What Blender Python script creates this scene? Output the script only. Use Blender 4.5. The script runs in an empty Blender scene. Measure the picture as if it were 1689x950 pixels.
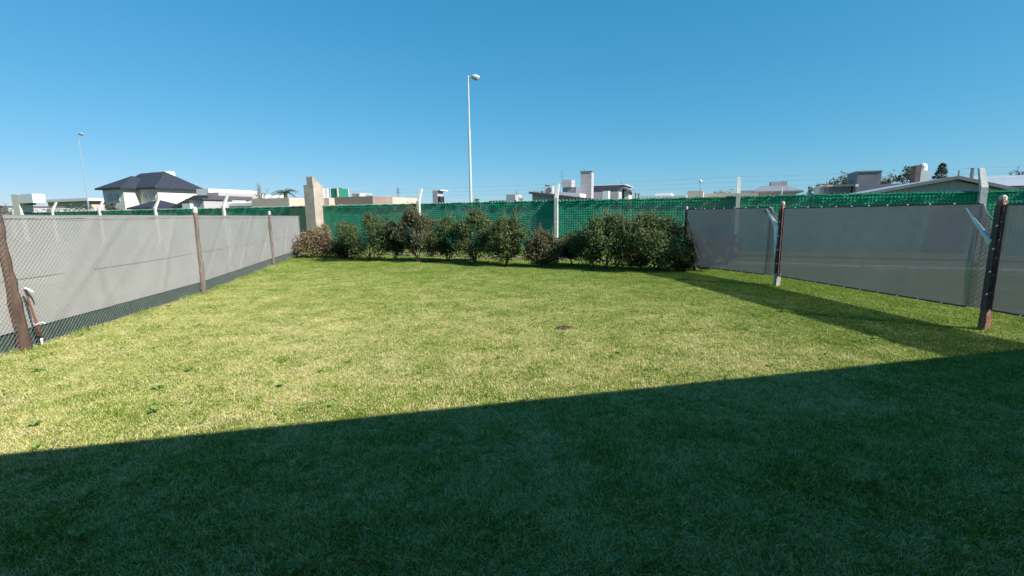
import bpy, math, random
import numpy as np
from mathutils import Vector, Matrix
R = math.radians
random.seed(7)
S = bpy.context.scene
COL = S.collection

# ------------------------------------------------------------------ camera
CAM_H = 1.6
F_PX, PITCH, ROLL = 770.0, R(8.86), R(-0.6)
M3 = Matrix.Rotation(R(90) - PITCH, 3, 'X') @ Matrix.Rotation(ROLL, 3, 'Z')
cam_d = bpy.data.cameras.new('camera'); cam = bpy.data.objects.new('camera', cam_d)
COL.objects.link(cam); S.camera = cam
cam.matrix_world = Matrix.Translation((0, 0, CAM_H)) @ M3.to_4x4()
cam_d.sensor_width = 36; cam_d.lens = F_PX / 1689 * 36
cam_d.clip_start = 0.05; cam_d.clip_end = 3000
S.render.resolution_x = 1024; S.render.resolution_y = 576

# ------------------------------------------------------------------ light
SUN_EL = R(36.5); TRAVEL = R(146.5)                 # direction the light travels on the ground
trav = Vector((math.cos(TRAVEL), math.sin(TRAVEL), 0))
w = bpy.data.worlds.new('World'); S.world = w; w.use_nodes = True
nt = w.node_tree; nt.nodes.clear()
out = nt.nodes.new('ShaderNodeOutputWorld'); bg = nt.nodes.new('ShaderNodeBackground')
sky = nt.nodes.new('ShaderNodeTexSky'); sky.sky_type = 'NISHITA'; sky.sun_disc = False
sky.sun_elevation = SUN_EL
sdir = -trav
sky.sun_rotation = math.atan2(sdir.x, sdir.y)
sky.air_density = 1.0; sky.dust_density = 0.0; sky.ozone_density = 3.0
# one even grade of the whole sky: the phone renders it deeper and more cyan
SKY_P = (1.12, 0.56, 0.52); SKY_K = (0.383, 1.78, 2.58)
sep = nt.nodes.new('ShaderNodeSeparateColor'); com = nt.nodes.new('ShaderNodeCombineColor'); nt.links.new(sky.outputs[0], sep.inputs[0])
for i in range(3):
    p_ = nt.nodes.new('ShaderNodeMath'); p_.operation = 'POWER'; p_.inputs[1].default_value = SKY_P[i]; nt.links.new(sep.outputs[i], p_.inputs[0])
    k_ = nt.nodes.new('ShaderNodeMath'); k_.operation = 'MULTIPLY'; k_.inputs[1].default_value = SKY_K[i]; nt.links.new(p_.outputs[0], k_.inputs[0]); nt.links.new(k_.outputs[0], com.inputs[i])
nt.links.new(com.outputs[0], bg.inputs[0])
bg.inputs[1].default_value = 0.07
nt.links.new(bg.outputs[0], out.inputs[0])
sl = bpy.data.lights.new('sun', 'SUN'); so = bpy.data.objects.new('sun', sl); COL.objects.link(so)
sl.energy = 5.0; sl.angle = R(0.5); sl.color = (1.0, 0.955, 0.87)
ld = Vector((trav.x * math.cos(SUN_EL), trav.y * math.cos(SUN_EL), -math.sin(SUN_EL)))
so.rotation_euler = ld.to_track_quat('-Z', 'Y').to_euler()
so.location = (20, -15, 25)
S.view_settings.view_transform = 'Standard'; S.view_settings.look = 'None'
S.view_settings.exposure = 0.7; S.view_settings.gamma = 1
S.render.engine = 'CYCLES'

# ------------------------------------------------------------------ where things stand
CP = Vector((0, 0, CAM_H))
def ray(px, py):
    v = M3 @ Vector(((px - 844.5) / F_PX, (475 - py) / F_PX, -1)); return v
def G(px, py, z=0.0):
    r = ray(px, py); return CP + r * ((z - CAM_H) / r.z)
def P(px, py, D):
    r = ray(px, py); return CP + r * (D / r.y)
def on(px, py, p0, d):                             # ray meets the vertical plane through p0 along d
    r = ray(px, py); n = Vector((-d[1], d[0], 0))
    return CP + r * ((Vector((p0[0], p0[1], 0)) - CP).dot(n) / r.dot(n))
def topz(px, py, p):                                # height that shows at row py above ground point p
    r = ray(px, py); k = math.hypot(p[0], p[1]) / math.hypot(r.x, r.y); return CAM_H + r.z * k
YAW = math.atan(-0.42)
AD = Vector((math.cos(YAW), math.sin(YAW), 0)); AN = Vector((-AD.y, AD.x, 0))   # along / away from the back fence

# ------------------------------------------------------------------ materials
def mat(name, rgb, rough=0.8, var=0.25, scale=6.0, rgb2=None, bump=0.0, bscale=40.0, spec=0.3, metal=0.0, stretch=None, attr=None):
    m = bpy.data.materials.new(name); m.use_nodes = True; t = m.node_tree; N = t.nodes; L = t.links
    b = N['Principled BSDF']; b.inputs['Roughness'].default_value = rough
    b.inputs['Specular IOR Level'].default_value = spec; b.inputs['Metallic'].default_value = metal
    tc = N.new('ShaderNodeNewGeometry'); mp = N.new('ShaderNodeMapping'); L.new(tc.outputs['Position'], mp.inputs[0])
    if stretch: mp.inputs['Scale'].default_value = stretch
    n = N.new('ShaderNodeTexNoise'); n.inputs['Scale'].default_value = scale; n.inputs['Detail'].default_value = 6
    n.inputs['Roughness'].default_value = 0.65
    L.new(mp.outputs[0], n.inputs['Vector'])
    cr = N.new('ShaderNodeMapRange'); cr.inputs[1].default_value = 0.3; cr.inputs[2].default_value = 0.7
    L.new(n.outputs['Fac'], cr.inputs[0])
    mx = N.new('ShaderNodeMix'); mx.data_type = 'RGBA'
    a = [c * (1 - var) for c in rgb]; c2 = rgb2 or [min(1, c * (1 + var)) for c in rgb]
    mx.inputs[6].default_value = (*a, 1); mx.inputs[7].default_value = (*c2, 1)
    if attr:
        at = N.new('ShaderNodeAttribute'); at.attribute_name = attr
        ad = N.new('ShaderNodeMath'); ad.operation = 'MULTIPLY_ADD'; ad.inputs[1].default_value = 0.5
        L.new(cr.outputs[0], ad.inputs[0]); 
        h = N.new('ShaderNodeMath'); h.operation = 'MULTIPLY'; h.inputs[1].default_value = 0.5
        L.new(at.outputs['Fac'], h.inputs[0]); L.new(h.outputs[0], ad.inputs[2]); L.new(ad.outputs[0], mx.inputs[0])
    else:
        L.new(cr.outputs[0], mx.inputs[0])
    L.new(mx.outputs[2], b.inputs['Base Color'])
    if bump:
        n2 = N.new('ShaderNodeTexNoise'); n2.inputs['Scale'].default_value = bscale; n2.inputs['Detail'].default_value = 4
        L.new(mp.outputs[0], n2.inputs['Vector'])
        bp = N.new('ShaderNodeBump'); bp.inputs['Strength'].default_value = bump; bp.inputs['Distance'].default_value = 0.02
        L.new(n2.outputs['Fac'], bp.inputs['Height']); L.new(bp.outputs[0], b.inputs['Normal'])
    return m

def leaf_mat(name, dark, light, trans=0.3):
    m = mat(name, dark, 0.55, 0.1, 2.5, light, attr='rnd', spec=0.35)
    t = m.node_tree; N = t.nodes; L = t.links; b = N['Principled BSDF']
    col = b.inputs['Base Color'].links[0].from_socket
    tr = N.new('ShaderNodeBsdfTranslucent'); L.new(col, tr.inputs[0])
    ms = N.new('ShaderNodeMixShader'); ms.inputs[0].default_value = trans
    L.new(b.outputs[0], ms.inputs[1]); L.new(tr.outputs[0], ms.inputs[2]); L.new(ms.outputs[0], N['Material Output'].inputs[0])
    return m

def cloth_mat(name, rgb, open_=0.2, trans=0.25, weave=260.0, wsc=1.2):
    m = mat(name, rgb, 0.85, 0.07, wsc, bump=0.15, bscale=weave * 0.3, spec=0.15)
    t = m.node_tree; N = t.nodes; L = t.links; b = N['Principled BSDF']
    col = b.inputs['Base Color'].links[0].from_socket
    tl = N.new('ShaderNodeBsdfTranslucent'); L.new(col, tl.inputs[0])
    tp = N.new('ShaderNodeBsdfTransparent')
    m1 = N.new('ShaderNodeMixShader'); m1.inputs[0].default_value = trans
    L.new(b.outputs[0], m1.inputs[1]); L.new(tl.outputs[0], m1.inputs[2])
    m2 = N.new('ShaderNodeMixShader'); m2.inputs[0].default_value = open_
    L.new(m1.outputs[0], m2.inputs[1]); L.new(tp.outputs[0], m2.inputs[2])
    L.new(m2.outputs[0], N['Material Output'].inputs[0])
    return m

MT = {}
MT['concrete'] = mat('concrete', (0.50, 0.47, 0.42), 0.9, 0.22, 5, bump=0.4, bscale=30)
MT['post_white'] = mat('painted_concrete', (0.50, 0.49, 0.46), 0.85, 0.18, 7, bump=0.3, bscale=30)
MT['pillar_stucco'] = mat('pillar_stucco', (0.40, 0.335, 0.28), 0.95, 0.2, 2.5, bump=0.5, bscale=25)
MT['old_wood'] = mat('weathered_wood', (0.095, 0.062, 0.048), 0.9, 0.4, 9, bump=0.8, bscale=30, stretch=(1, 1, 0.25))
MT['bark_grey'] = mat('grey_wood', (0.17, 0.135, 0.115), 0.9, 0.4, 12, bump=0.8, bscale=40, stretch=(1, 1, 0.25))
MT['rust'] = mat('rusty_steel', (0.13, 0.06, 0.045), 0.85, 0.4, 14, rgb2=(0.34, 0.17, 0.11), bump=0.4, bscale=60)
MT['galv'] = mat('galvanised_wire', (0.33, 0.33, 0.32), 0.5, 0.15, 10, spec=0.5, metal=0.3)
MT['dark_wire'] = mat('dark_wire', (0.13, 0.14, 0.14), 0.7)
MT['screen_grey'] = cloth_mat('grey_shade_cloth', (0.36, 0.345, 0.335), 0.09, 0.06)
MT['screen_shaded'] = cloth_mat('shaded_grey_cloth', (0.26, 0.225, 0.25), 0.20, 0.12)  # same grey cloth, toned darker for its backlit side
MT['gap_shade'] = mat('painted_gap_shade', (0.035, 0.06, 0.05), 0.95, 0.3, 5)  # dark tone of the shaded gap below the left cloth
MT['hem'] = mat('dark_hem', (0.11, 0.08, 0.08), 0.9)
MT['sunlit_fold'] = mat('painted_sunlit_edge', (0.80, 0.80, 0.78), 0.9)  # near white stands for sun on the folded grey cloth
MT['tie'] = mat('white_tie', (0.8, 0.8, 0.78), 0.6, 0.05)
MT['red'] = mat('red_paint', (0.24, 0.075, 0.06), 0.6, 0.3, 20)
MT['white_plastic'] = mat('white_plastic', (0.75, 0.75, 0.75), 0.5, 0.05)
MT['black_plastic'] = mat('black_plastic', (0.03, 0.03, 0.03), 0.5, 0.05)
MT['kerb'] = mat('kerb_concrete', (0.40, 0.36, 0.30), 0.95, 0.35, 8, bump=0.5)
MT['brick'] = mat('red_brick', (0.30, 0.11, 0.07), 0.95, 0.3, 20, bump=0.4)
MT['chimney_brown'] = mat('brown_render', (0.20, 0.13, 0.12), 0.95, 0.15, 3)
MT['soil'] = mat('dark_soil', (0.05, 0.036, 0.022), 0.95, 0.5, 12, rgb2=(0.11, 0.085, 0.045), bump=1.0, bscale=25)
MT['cream'] = mat('cream_render', (0.66, 0.60, 0.52), 0.9, 0.06, 0.8)
MT['white_wall'] = mat('white_render', (0.66, 0.66, 0.64), 0.9, 0.05, 0.8)
MT['tan'] = mat('tan_render', (0.53, 0.42, 0.35), 0.95, 0.10, 0.7)
MT['grey_wall'] = mat('grey_render', (0.40, 0.38, 0.40), 0.95, 0.10, 0.9)
MT['dark_grey_wall'] = mat('dark_grey_render', (0.20, 0.20, 0.23), 0.95, 0.14, 1.2)
MT['slate'] = mat('slate_roof', (0.032, 0.038, 0.055), 0.75, 0.25, 4, bump=0.5, bscale=12)
MT['roof_dark'] = mat('dark_roof', (0.09, 0.08, 0.085), 0.8, 0.2, 3)
MT['metal_roof'] = mat('metal_roof', (0.33, 0.36, 0.41), 0.45, 0.1, 3, spec=0.5)
MT['green_box'] = mat('green_mesh_cover', (0.02, 0.17, 0.12), 0.8, 0.2, 6)
MT['dark'] = mat('dark_opening', (0.025, 0.028, 0.03), 0.6)
MT['glass'] = mat('window_glass', (0.06, 0.09, 0.11), 0.12, 0.1, 3, spec=0.8)
MT['lamp_pole'] = mat('lamp_pole_paint', (0.50, 0.50, 0.50), 0.6, 0.08, 4)
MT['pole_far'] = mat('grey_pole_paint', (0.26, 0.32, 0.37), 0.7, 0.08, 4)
MT['steel'] = mat('dull_steel', (0.25, 0.26, 0.28), 0.5, 0.1, 5, metal=0.4)
MT['beige'] = mat('beige_shell', (0.55, 0.48, 0.40), 0.8, 0.12, 4)
MT['leaf'] = leaf_mat('bush_leaf', (0.018, 0.048, 0.014), (0.155, 0.20, 0.065))
MT['leaf_brown'] = leaf_mat('reddish_leaf', (0.028, 0.045, 0.02), (0.20, 0.185, 0.085))
MT['leaf_dry'] = leaf_mat('dry_leaf', (0.06, 0.055, 0.03), (0.42, 0.31, 0.18))
MT['leaf_dark'] = leaf_mat('dark_leaf', (0.012, 0.028, 0.012), (0.07, 0.105, 0.04))
MT['leaf_far'] = leaf_mat('far_leaf', (0.06, 0.075, 0.055), (0.17, 0.18, 0.11))
MT['leaf_far_dry'] = leaf_mat('far_dry_leaf', (0.10, 0.09, 0.05), (0.36, 0.30, 0.16))
MT['twig'] = mat('twig_bark', (0.13, 0.10, 0.07), 0.9, 0.3, 20)
MT['twig_pale'] = mat('pale_twig', (0.35, 0.30, 0.17), 0.9, 0.3, 20)

def green_mat():
    m = cloth_mat('green_shade_cloth', (0.002, 0.27, 0.145), 0.03, 0.10)
    t = m.node_tree; N = t.nodes; L = t.links; b = N['Principled BSDF']
    src = b.inputs['Base Color'].links[0].from_socket
    uv = N.new('ShaderNodeUVMap'); sx = N.new('ShaderNodeSeparateXYZ'); L.new(uv.outputs[0], sx.inputs[0])
    def s(sock, k):
        q = N.new('ShaderNodeMath'); q.operation = 'MULTIPLY'; q.inputs[1].default_value = k; L.new(sock, q.inputs[0])
        z = N.new('ShaderNodeMath'); z.operation = 'SINE'; L.new(q.outputs[0], z.inputs[0]); return z.outputs[0]
    m1 = N.new('ShaderNodeMath'); m1.operation = 'MULTIPLY'
    k = 2 * math.pi / 0.20
    L.new(s(sx.outputs[0], k), m1.inputs[0]); L.new(s(sx.outputs[1], k), m1.inputs[1])
    mr = N.new('ShaderNodeMapRange'); mr.inputs[1].default_value = -1; mr.inputs[2].default_value = 1
    mr.inputs[3].default_value = 0.66; mr.inputs[4].default_value = 1.25
    ab = N.new('ShaderNodeMath'); ab.operation = 'ABSOLUTE'; L.new(m1.outputs[0], ab.inputs[0]); L.new(ab.outputs[0], mr.inputs[0]); mr.inputs[1].default_value = 0
    mx = N.new('ShaderNodeMix'); mx.data_type = 'RGBA'; mx.blend_type = 'MULTIPLY'; mx.inputs[0].default_value = 1
    L.new(src, mx.inputs[6]); L.new(mr.outputs[0], mx.inputs[7]); L.new(mx.outputs[2], b.inputs['Base Color'])
    bp = N.new('ShaderNodeBump'); bp.inputs['Strength'].default_value = 0.5; bp.inputs['Distance'].default_value = 0.03
    L.new(ab.outputs[0], bp.inputs['Height']); L.new(bp.outputs[0], b.inputs['Normal'])
    return m
MT['green'] = green_mat()

def grass_color(N, L, rnd=None):
    """straw / green patchwork, returns colour socket"""
    g = N.new('ShaderNodeNewGeometry')
    def noise(sc, det=5, ro=0.6):
        n = N.new('ShaderNodeTexNoise'); n.inputs['Scale'].default_value = sc; n.inputs['Detail'].default_value = det
        n.inputs['Roughness'].default_value = ro; L.new(g.outputs['Position'], n.inputs['Vector']); return n.outputs['Fac']
    def mr(s, a, b, c=0, d=1):
        q = N.new('ShaderNodeMapRange'); q.clamp = a != 0; q.inputs[1].default_value = a; q.inputs[2].default_value = b
        q.inputs[3].default_value = c; q.inputs[4].default_value = d; L.new(s, q.inputs[0]); return q.outputs[0]
    def mth(op, a, b):
        q = N.new('ShaderNodeMath'); q.operation = op
        for i, v in enumerate((a, b)):
            if hasattr(v, 'links'): L.new(v, q.inputs[i])
            else: q.inputs[i].default_value = v
        return q.outputs[0]
    a = mr(noise(0.55, 3), 0.35, 0.65, -0.13, 0.13); b = mr(noise(2.6, 4), 0.3, 0.7, -0.24, 0.24)
    c = mr(noise(14, 3), 0.3, 0.7, -0.26, 0.26)
    f = mth('ADD', mth('ADD', a, b), mth('ADD', c, 0.54))
    # back part of the lawn and everything past it is greener
    sp = N.new('ShaderNodeSeparateXYZ'); L.new(g.outputs['Position'], sp.inputs[0])
    yy = mth('ADD', sp.outputs[1], mth('MULTIPLY', sp.outputs[0], 0.42))
    f = mth('SUBTRACT', f, mr(yy, 5.5, 14.0, 0.0, 0.50))
    spot = mr(noise(1.7, 2, 0.4), 0.50, 0.72, 0.0, 0.20); f = mth('SUBTRACT', f, spot)
    dry = mr(noise(0.9, 5, 0.7), 0.58, 0.70, 0.0, 0.22); f = mth('ADD', f, dry)
    rr = mr(sp.outputs[0], 2.5, 6.0, 0.0, 0.34); f = mth('SUBTRACT', f, rr)
    if rnd is not None:
        f = mth('ADD', f, mr(rnd, 0, 1, -0.5, 0.5))
    cr = N.new('ShaderNodeValToRGB'); e = cr.color_ramp; L.new(f, cr.inputs[0])
    e.elements[0].position = 0.0; e.elements[0].color = (0.15, 0.245, 0.022, 1)
    e.elements[1].position = 1.0; e.elements[1].color = (0.78, 0.66, 0.38, 1)
    x = e.elements.new(0.38); x.color = (0.36, 0.435, 0.085, 1)
    x = e.elements.new(0.68); x.color = (0.58, 0.555, 0.21, 1)
    return cr.outputs[0], g, noise

def ground_mat():
    m = bpy.data.materials.new('lawn_ground'); m.use_nodes = True; t = m.node_tree; N = t.nodes; L = t.links
    b = N['Principled BSDF']; b.inputs['Roughness'].default_value = 0.95; b.inputs['Specular IOR Level'].default_value = 0.1
    c, g, noise = grass_color(N, L)
    fine = noise(90, 4, 0.7)
    mx = N.new('ShaderNodeMix'); mx.data_type = 'RGBA'; mx.blend_type = 'MULTIPLY'; mx.inputs[0].default_value = 1
    q = N.new('ShaderNodeMapRange'); q.inputs[1].default_value = 0.3; q.inputs[2].default_value = 0.7
    q.inputs[3].default_value = 0.10; q.inputs[4].default_value = 0.65; L.new(fine, q.inputs[0])
    L.new(c, mx.inputs[6]); L.new(q.outputs[0], mx.inputs[7]); L.new(mx.outputs[2], b.inputs['Base Color'])
    bp = N.new('ShaderNodeBump'); bp.inputs['Strength'].default_value = 0.6; bp.inputs['Distance'].default_value = 0.03
    L.new(fine, bp.inputs['Height']); L.new(bp.outputs[0], b.inputs['Normal'])
    return m
def blade_mat():
    m = bpy.data.materials.new('grass_blade'); m.use_nodes = True; t = m.node_tree; N = t.nodes; L = t.links
    b = N['Principled BSDF']; b.inputs['Roughness'].default_value = 0.6; b.inputs['Specular IOR Level'].default_value = 0.25
    at = N.new('ShaderNodeAttribute'); at.attribute_name = 'rnd'
    c, g, noise = grass_color(N, L, at.outputs['Fac'])
    L.new(c, b.inputs['Base Color'])
    tr = N.new('ShaderNodeBsdfTranslucent'); L.new(c, tr.inputs[0])
    ms = N.new('ShaderNodeMixShader'); ms.inputs[0].default_value = 0.28
    L.new(b.outputs[0], ms.inputs[1]); L.new(tr.outputs[0], ms.inputs[2]); L.new(ms.outputs[0], N['Material Output'].inputs[0])
    return m
MT['ground'] = ground_mat(); MT['blade'] = blade_mat()

# ------------------------------------------------------------------ mesh helpers
class MB:
    def __init__(s): s.v = []; s.f = []; s.a = []; s.uv = None; s.at = 0.5
    def add(s, vs, fs):
        o = len(s.v); s.v += [tuple(v) for v in vs]; s.f += [tuple(i + o for i in f) for f in fs]; s.a += [s.at] * len(vs); return s
    def box(s, c, sz, rot=0.0, ax=None, ay=None):
        c = Vector(c); x = Vector((math.cos(rot), math.sin(rot), 0)) if ax is None else Vector(ax)
        y = Vector((-x.y, x.x, 0)) if ay is None else Vector(ay); z = Vector((0, 0, 1))
        hx, hy, hz = [k / 2 for k in sz]
        vs = [c + x * (i * hx) + y * (j * hy) + z * (k * hz) for k in (-1, 1) for j in (-1, 1) for i in (-1, 1)]
        return s.add(vs, [(0, 2, 3, 1), (4, 5, 7, 6), (0, 1, 5, 4), (2, 6, 7, 3), (0, 4, 6, 2), (1, 3, 7, 5)])
    def tube(s, pts, rad, n=6, cap=True):
        pts = [Vector(p) for p in pts]; rad = rad if isinstance(rad, (list, tuple)) else [rad] * len(pts)
        vs = []
        for i, p in enumerate(pts):
            d = (pts[min(i + 1, len(pts) - 1)] - pts[max(i - 1, 0)]).normalized()
            u = d.cross(Vector((0, 0, 1)) if abs(d.z) < 0.9 else Vector((1, 0, 0))).normalized(); q = d.cross(u)
            for k in range(n):
                a = 2 * math.pi * k / n; vs.append(p + (u * math.cos(a) + q * math.sin(a)) * rad[i])
        fs = [(i * n + k, i * n + (k + 1) % n, (i + 1) * n + (k + 1) % n, (i + 1) * n + k) for i in range(len(pts) - 1) for k in range(n)]
        if cap: fs += [tuple(range(n))[::-1], tuple((len(pts) - 1) * n + k for k in range(n))]
        return s.add(vs, fs)
    def prism(s, poly, off):                        # planar polygon (world points) pushed along off
        poly = [Vector(p) for p in poly]; off = Vector(off); n = len(poly)
        vs = poly + [p + off for p in poly]
        return s.add(vs, [tuple(range(n)), tuple(range(2 * n - 1, n - 1, -1))] + [(k, k + n, (k + 1) % n + n, (k + 1) % n) for k in range(n)])
    def build(s, name, m, parent=None, smooth=False, link=True):
        me = bpy.data.meshes.new(name); me.from_pydata(s.v, [], s.f)
        if s.a:
            at = me.attributes.new('rnd', 'FLOAT', 'POINT'); at.data.foreach_set('value', s.a)
        if s.uv:
            l = me.uv_layers.new(name='UVMap'); idx = [0] * len(me.loops); me.loops.foreach_get('vertex_index', idx)
            l.data.foreach_set('uv', [k for i in idx for k in s.uv[i]])
        me.materials.append(m)
        if smooth: me.polygons.foreach_set('use_smooth', [True] * len(me.polygons))
        me.update()
        return mkobj(name, me, parent, link)
def mkobj(name, me, parent=None, link=True):
    o = bpy.data.objects.new(name, me)
    if link: COL.objects.link(o)
    if parent is not None:
        o.parent = parent; o.matrix_parent_inverse = Matrix.Translation(-parent.location)   # children meshes are in world space
    return o
def thing(name, label, cat, loc=(0, 0, 0), group=None):
    o = bpy.data.objects.new(name, None); COL.objects.link(o); o.location = Vector(loc); o.empty_display_size = 0.2
    return tag(o, label, cat, group)
def tag(o, label, cat, group=None, kind=None):
    o['label'] = label; o['category'] = cat
    if group: o['group'] = group
    if kind: o['kind'] = kind
    return o
def struct(o): o['kind'] = 'structure'; return o
def stuff(o): o['kind'] = 'stuff'; return o

# ------------------------------------------------------------------ setting: ground and grass
gb = MB()
for i in range(2): pass
nx = 60
xs = np.concatenate([[-900, -300, -100], np.linspace(-40, 40, nx), [100, 300, 900]])
ys = np.concatenate([[-300, -80], np.linspace(-20, 50, nx), [120, 400, 1500]])
vs = [(x, y, 0.0) for y in ys for x in xs]
fs = [(j * len(xs) + i, j * len(xs) + i + 1, (j + 1) * len(xs) + i + 1, (j + 1) * len(xs) + i) for j in range(len(ys) - 1) for i in range(len(xs) - 1)]
gb.add(vs, fs); struct(gb.build('ground', MT['ground']))

def blade_patch(name, n, rad, hmin, hmax, wid, seed):
    rs = np.random.RandomState(seed)
    r = rad * np.sqrt(rs.rand(n)); a = rs.rand(n) * 2 * np.pi
    bx, by = r * np.cos(a), r * np.sin(a)
    cl = rs.rand(26, 2) * 2 * rad - rad                # clumps stand a little higher
    dm = np.min(np.hypot(bx[:, None] - cl[:, 0], by[:, None] - cl[:, 1]), 1)
    h = hmin + (hmax - hmin) * rs.rand(n) ** 1.4 * (0.35 + 0.9 * np.exp(-(dm / .045) ** 2))
    th = rs.rand(n) * 2 * np.pi; lean = h * (0.35 + 1.1 * rs.rand(n)); la = rs.rand(n) * 2 * np.pi
    wx, wy = np.cos(th) * wid, np.sin(th) * wid
    lx, ly = np.cos(la) * lean, np.sin(la) * lean
    V = np.zeros((n, 5, 3))
    V[:, 0] = np.stack([bx - wx, by - wy, 0 * h], 1); V[:, 1] = np.stack([bx + wx, by + wy, 0 * h], 1)
    V[:, 2] = np.stack([bx + wx * .8 + lx * .4, by + wy * .8 + ly * .4, h * .62], 1)
    V[:, 3] = np.stack([bx - wx * .8 + lx * .4, by - wy * .8 + ly * .4, h * .62], 1)
    V[:, 4] = np.stack([bx + lx, by + ly, h * (.75 + .25 * rs.rand(n))], 1)
    me = bpy.data.meshes.new(name)
    base = np.arange(n) * 5
    F = []
    q = np.stack([base, base + 1, base + 2, base + 3], 1).tolist(); t3 = np.stack([base + 3, base + 2, base + 4], 1).tolist()
    me.from_pydata(V.reshape(-1, 3).tolist(), [], q + t3)
    at = me.attributes.new('rnd', 'FLOAT', 'POINT'); at.data.foreach_set('value', np.repeat(np.where(rs.rand(n) < .07, 1.5, rs.rand(n)), 5))
    me.materials.append(MT['blade']); me.update()
    return bpy.data.objects.new(name, me)
patches = bpy.data.collections.new('grass_patches')
for k in range(4): patches.objects.link(blade_patch('grass_tuft', 2300, 0.30, 0.008, 0.036, 0.0020, 11 + k))
pts = []
rs = random.Random(5)
step = 0.33
y = 0.2
while y < 24:
    st = step if y < 12 else step * 1.15
    x = -1.35 * y - 1.5
    while x < 1.35 * y + 1.5:
        px_, py_ = x + rs.uniform(-.12, .12), y + rs.uniform(-.12, .12)
        if px_ * AN.x + py_ * AN.y < 19.0 and (px_ + 5.9) * .98 + (py_ - 5.4) * .2 > -.45: pts.append((px_, py_, 0.0))
        x += st
    y += st
me = bpy.data.meshes.new('lawn_grass'); me.from_pydata(pts, [], [])
lawn = mkobj('lawn_grass', me); tag(lawn, 'short mown lawn grass, green mixed with straw, across the whole yard', 'grass', kind='stuff')
ng = bpy.data.node_groups.new('scatter_grass', 'GeometryNodeTree')
ng.interface.new_socket('Geometry', in_out='INPUT', socket_type='NodeSocketGeometry')
ng.interface.new_socket('Geometry', in_out='OUTPUT', socket_type='NodeSocketGeometry')
gi = ng.nodes.new('NodeGroupInput'); go = ng.nodes.new('NodeGroupOutput')
ip = ng.nodes.new('GeometryNodeInstanceOnPoints'); ci = ng.nodes.new('GeometryNodeCollectionInfo')
ci.inputs['Collection'].default_value = patches; ci.inputs['Separate Children'].default_value = True; ci.inputs['Reset Children'].default_value = True
ip.inputs['Pick Instance'].default_value = True
rv = ng.nodes.new('FunctionNodeRandomValue'); rv.data_type = 'FLOAT_VECTOR'
rv.inputs[0].default_value = (0, 0, 0); rv.inputs[1].default_value = (0, 0, 6.283)
rc = ng.nodes.new('FunctionNodeRandomValue'); rc.data_type = 'FLOAT_VECTOR'; rc.inputs[0].default_value = (.95, .95, .75); rc.inputs[1].default_value = (1.15, 1.15, 1.25)
rc.inputs['Seed'].default_value = 3
ng.links.new(gi.outputs[0], ip.inputs['Points']); ng.links.new(ci.outputs[0], ip.inputs['Instance'])
ng.links.new(rv.outputs[0], ip.inputs['Rotation']); ng.links.new(rc.outputs[0], ip.inputs['Scale'])
ng.links.new(ip.outputs[0], go.inputs[0])
md = lawn.modifiers.new('scatter', 'NODES'); md.node_group = ng

# broad-leaved weeds in the turf
wb = MB(); rs = random.Random(9)
for k in range(230):
    yy = 1.2 + 7.8 * rs.random() ** 1.6; xx = rs.uniform(-1.15 * yy, 1.15 * yy); c = Vector((xx, yy, 0.024))
    sz = rs.uniform(0.022, 0.05)
    for j in range(rs.randint(3, 6)):
        a = rs.uniform(0, 6.28); d = Vector((math.cos(a), math.sin(a), 0)); s = Vector((-d.y, d.x, 0)); l = sz * rs.uniform(.8, 1.5)
        up = rs.uniform(.01, .03); wb.at = rs.random()
        wb.add([c, c + d * l * .45 + s * l * .3 + Vector((0, 0, up)), c + d * l + Vector((0, 0, up * .9)), c + d * l * .45 - s * l * .3 + Vector((0, 0, up * 1.1))], [(0, 1, 2, 3)])
MT['weed'] = leaf_mat('weed_leaf', (0.12, 0.25, 0.05), (0.30, 0.42, 0.12))
tag(wb.build('weeds', MT['weed']), 'small broad leaved weeds scattered through the lawn', 'weeds', kind='stuff')

# little heap of dark soil on the lawn
c = G(933, 542); mb = MB(); rs = random.Random(3); n = 12
vs = [c + Vector((0, 0, .045))]
for ring, (rr, zz) in enumerate(((.035, .036), (.07, .022), (.11, 0.0))):
    for k in range(n):
        a = 6.283 * k / n; q = rr * rs.uniform(.75, 1.25); vs.append(c + Vector((math.cos(a) * q * 1.3, math.sin(a) * q, zz * rs.uniform(.7, 1.3))))
fs = [(0, 1 + k, 1 + (k + 1) % n) for k in range(n)] + [(1 + r_ * n + k, 1 + (r_ + 1) * n + k, 1 + (r_ + 1) * n + (k + 1) % n, 1 + r_ * n + (k + 1) % n) for r_ in range(2) for k in range(n)]
mb.add(vs, fs); tag(mb.build('soil_mound', MT['soil']), 'small heap of dark soil lying in the middle of the lawn', 'soil heap')

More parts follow.
